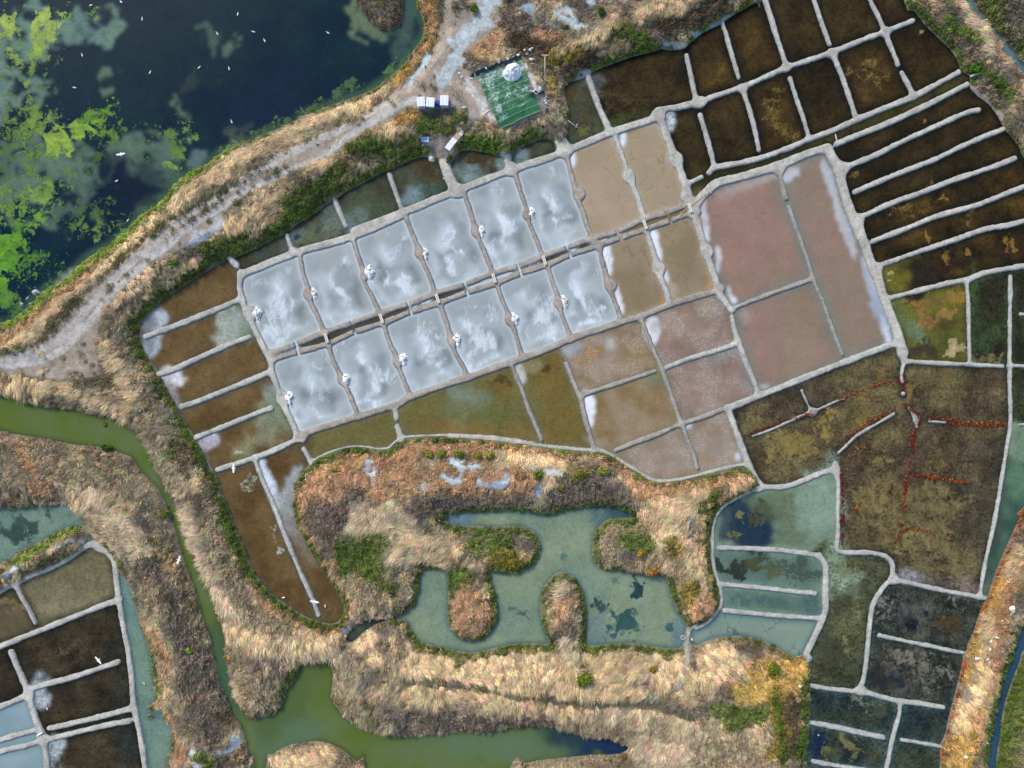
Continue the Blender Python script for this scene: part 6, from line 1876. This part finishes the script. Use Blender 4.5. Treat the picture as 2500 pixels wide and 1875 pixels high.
BU = [("K 1040,1075", 1.25, 1.25, 1.3, (70, 98, 22), (130, 140, 50), "round bright green bush alone in the straw grass below the finger shaped pond", 900),
 ("I 1222,1545", .85, .7, .6, (110, 124, 50), (150, 160, 84), "yellow green bush beside a pale patch at the bottom left bank"),
 ("K 1440,475", .9, .8, .9, (160, 110, 40), (196, 140, 60), "orange bush overhanging the upper right shore of the finger shaped pond", 520),
 ("K 1380,350", .7, .6, .7, (150, 120, 44), (180, 140, 60), "golden bush on the right lobe above the orange bush"),
 ("N 705,725", .75, .7, .8, (56, 92, 20), (86, 126, 34), "dark green bush at the mouth of the channel in the upper right corner"),
 ("I 1160,936", .45, .45, .5, (104, 150, 40), (140, 180, 60), "tiny bright green bush on the brown bank left of the narrow canal"),
 ("I 1388,992", .5, .45, .5, (180, 140, 60), (200, 160, 80), "small golden bush on the right bank of the narrow canal"),
 ("I 1000,130", .5, .5, .5, (70, 100, 26), (104, 130, 40), "small green bush on the left edge of the narrow canal near its top"),
 ("E 735,1365", .8, .55, .6, (48, 70, 20), (84, 104, 34), "dark green bush on the lower shore of the wide green canal"),
 ("B 995,108", .6, .7, .6, (66, 92, 34), (96, 120, 50), "green bush on the pale bare ground near the top"),
 ("B 1600,230", .5, .4, .4, (58, 84, 44), (84, 110, 60), "small green bush on the lower edge of the large pale patch"),
 ("B 1835,130", .7, .6, .6, (60, 84, 40), (90, 110, 50), "green bush right of the large pale salty patch"),
 ("J 1525,290", .6, .7, .6, (104, 116, 40), (150, 140, 60), "yellow green bush in the row atop the central bank, first from left"),
 ("J 1605,298", .75, .75, .7, (90, 108, 38), (140, 134, 56), "yellow green bush in the row atop the central bank, second from left"),
 ("J 1722,296", .9, .7, .7, (90, 104, 36), (136, 132, 54), "wide yellow green bush in the row atop the central bank, third from left"),
 ("J 1845,300", .65, .75, .6, (98, 110, 40), (146, 138, 60), "yellow green bush in the row atop the central bank, fourth from left"),
 ("J 1925,308", .75, .75, .7, (104, 116, 46), (150, 146, 64), "yellow green bush in the row atop the central bank, fifth from left"),
 ("H 590,1252", .75, .95, .8, (70, 96, 30), (110, 124, 44), "tall dark green bush in the middle of the central bank, below the long olive pond"),
 ("H 862,1262", 1.25, 1.0, .8, (84, 100, 34), (140, 132, 56), "broad olive bush on the central bank below the crackled ponds", 560),
 ("H 1022,1240", 1.0, 1.0, .8, (110, 120, 44), (160, 150, 70), "olive yellow bush on the central bank right of the broad olive bush"),
 ("H 742,1335", .45, .5, .4, (100, 116, 44), (140, 140, 60), "small green bush below and right of the tall dark one on the central bank"),
 ("J 905,398", .6, .45, .4, (100, 112, 40), (140, 134, 54), "green bush on the upper left shoulder of the central bank"),
 ("M 495,955", .95, 1.0, .8, (84, 100, 30), (124, 124, 46), "dark olive bush in the golden grass above the bottom scrub", 520),
 ("K 1450,1045", .6, .6, .5, (120, 120, 46), (170, 150, 70), "olive bush in the straw grass right of the round green bush"),
 ("E 1210,125", .7, .6, .6, (60, 104, 26), (90, 130, 40), "bright green bush on the scrub strip below the track"),
 ("B 820,1075", .35, .65, .4, (80, 84, 50), (112, 108, 66), "low olive bush at the left tip of the small pond beside the path")]
for i, a in enumerate(BU): bush(*a[:7], n=a[7] if len(a) > 7 else 380, seed=i)
bush("E 711,1208", .28, .5, .12, (92, 130, 30), (120, 150, 40), "small bright green floating weed clump in the wide green canal", 130, 60, 'floating_weed', .08, 0.0)
bpy.data.objects['floating_weed']['category'] = 'water weed'; del bpy.data.objects['floating_weed']['group']

# ---- glasswort rows along the low bunds of the muddy ponds
RED = """
r 3.5 D 345,1560 420,1520 560,1470 ; r 3 D 560,1470 700,1430 770,1400
o 4 D 950,1320 1080,1270 1200,1225 1330,1180 ; r 3 D 1200,1240 1290,1190
r 6 D 1360,1190 1395,1200 ; r 5 D 1412,1150 1405,1210 1405,1260
r 5 D 1400,1340 1440,1380 1490,1420 1505,1460 1490,1510 ; r 4 D 1480,1510 1470,1590 1460,1640
r 4 D 1450,1560 1460,1659 ; o 5 D 1560,1455 1620,1435 1700,1450 1850,1470 1950,1475 2080,1475
r 5 D 1700,1475 1850,1490 1970,1500 2090,1485
r 6 L 978,400 985,500 985,600 990,700 985,780 ; r 7 L 985,700 995,740 ; r 4 L 1075,640 1080,700 ; o 4 L 1060,265 1150,245
r 4 L 1460,150 1470,200 1460,300 ; o 4 L 1440,330 1430,420
r 6 L 1420,440 1450,430 ; r 6 L 1450,440 1550,455 1650,465 ; o 6 L 1560,455 1700,475 1830,490
o 5 L 1420,470 1410,560 1390,690 ; r 4 L 1415,480 1405,600
r 7 L 1360,770 1400,780 ; r 6 L 1365,820 1390,830 1430,800 ; o 5 L 1430,800 1520,815 1610,830 ; r 5 L 1365,850 1345,905
o 5 L 1685,840 1715,850 ; r 4 L 985,820 985,930 ; o 4 D 720,1410 780,1420 ; o 5 L 1340,10 1150,80 1040,190
"""
rp, rc = [], []; rs = []
for sg in RED.replace('\n', ';').split(';'):
    sg = sg.strip()
    if not sg: continue
    k, w, rest = sg.split(' ', 2); q = T(rest); w = float(w)
    for (ax, ay), (bx, by) in zip(q[:-1], q[1:]):
        L = math.hypot(bx - ax, by - ay)
        for _ in range(int(L * w * .22) + 1):
            t = rng.random(); rp.append((ax + (bx - ax) * t + rng.normal(0, w * .4), ay + (by - ay) * t + rng.normal(0, w * .4)))
            c = lin((128, 30, 34)) if rng.random() < (.85 if k == 'r' else .45) else (lin((176, 82, 40)) if rng.random() < .8 else lin((200, 160, 80)))
            rc.append(c * rng.uniform(.6, 1.15)); rs.append(rng.uniform(.12, .30))
for _ in range(260):                                                        # a few stray plants over the mud
    rp.append((rng.normal(2110, 60), rng.normal(1090, 70))); rc.append(lin((190, 130, 60)) * rng.uniform(.6, 1.1)); rs.append(rng.uniform(.1, .2))
rp = np.array(rp)
scatter('glasswort', 'leaf', np.stack([(rp[:, 0] - CX) * S, (CY - rp[:, 1]) * S, np.maximum(G2.sample(hb, rp[:, 0], rp[:, 1]), 0)], 1),
        np.stack([0 * rp[:, 0], 0 * rp[:, 0], rng.uniform(0, 6.28, len(rp))], 1), np.array(rs), np.clip(np.array(rc), 0, 1))
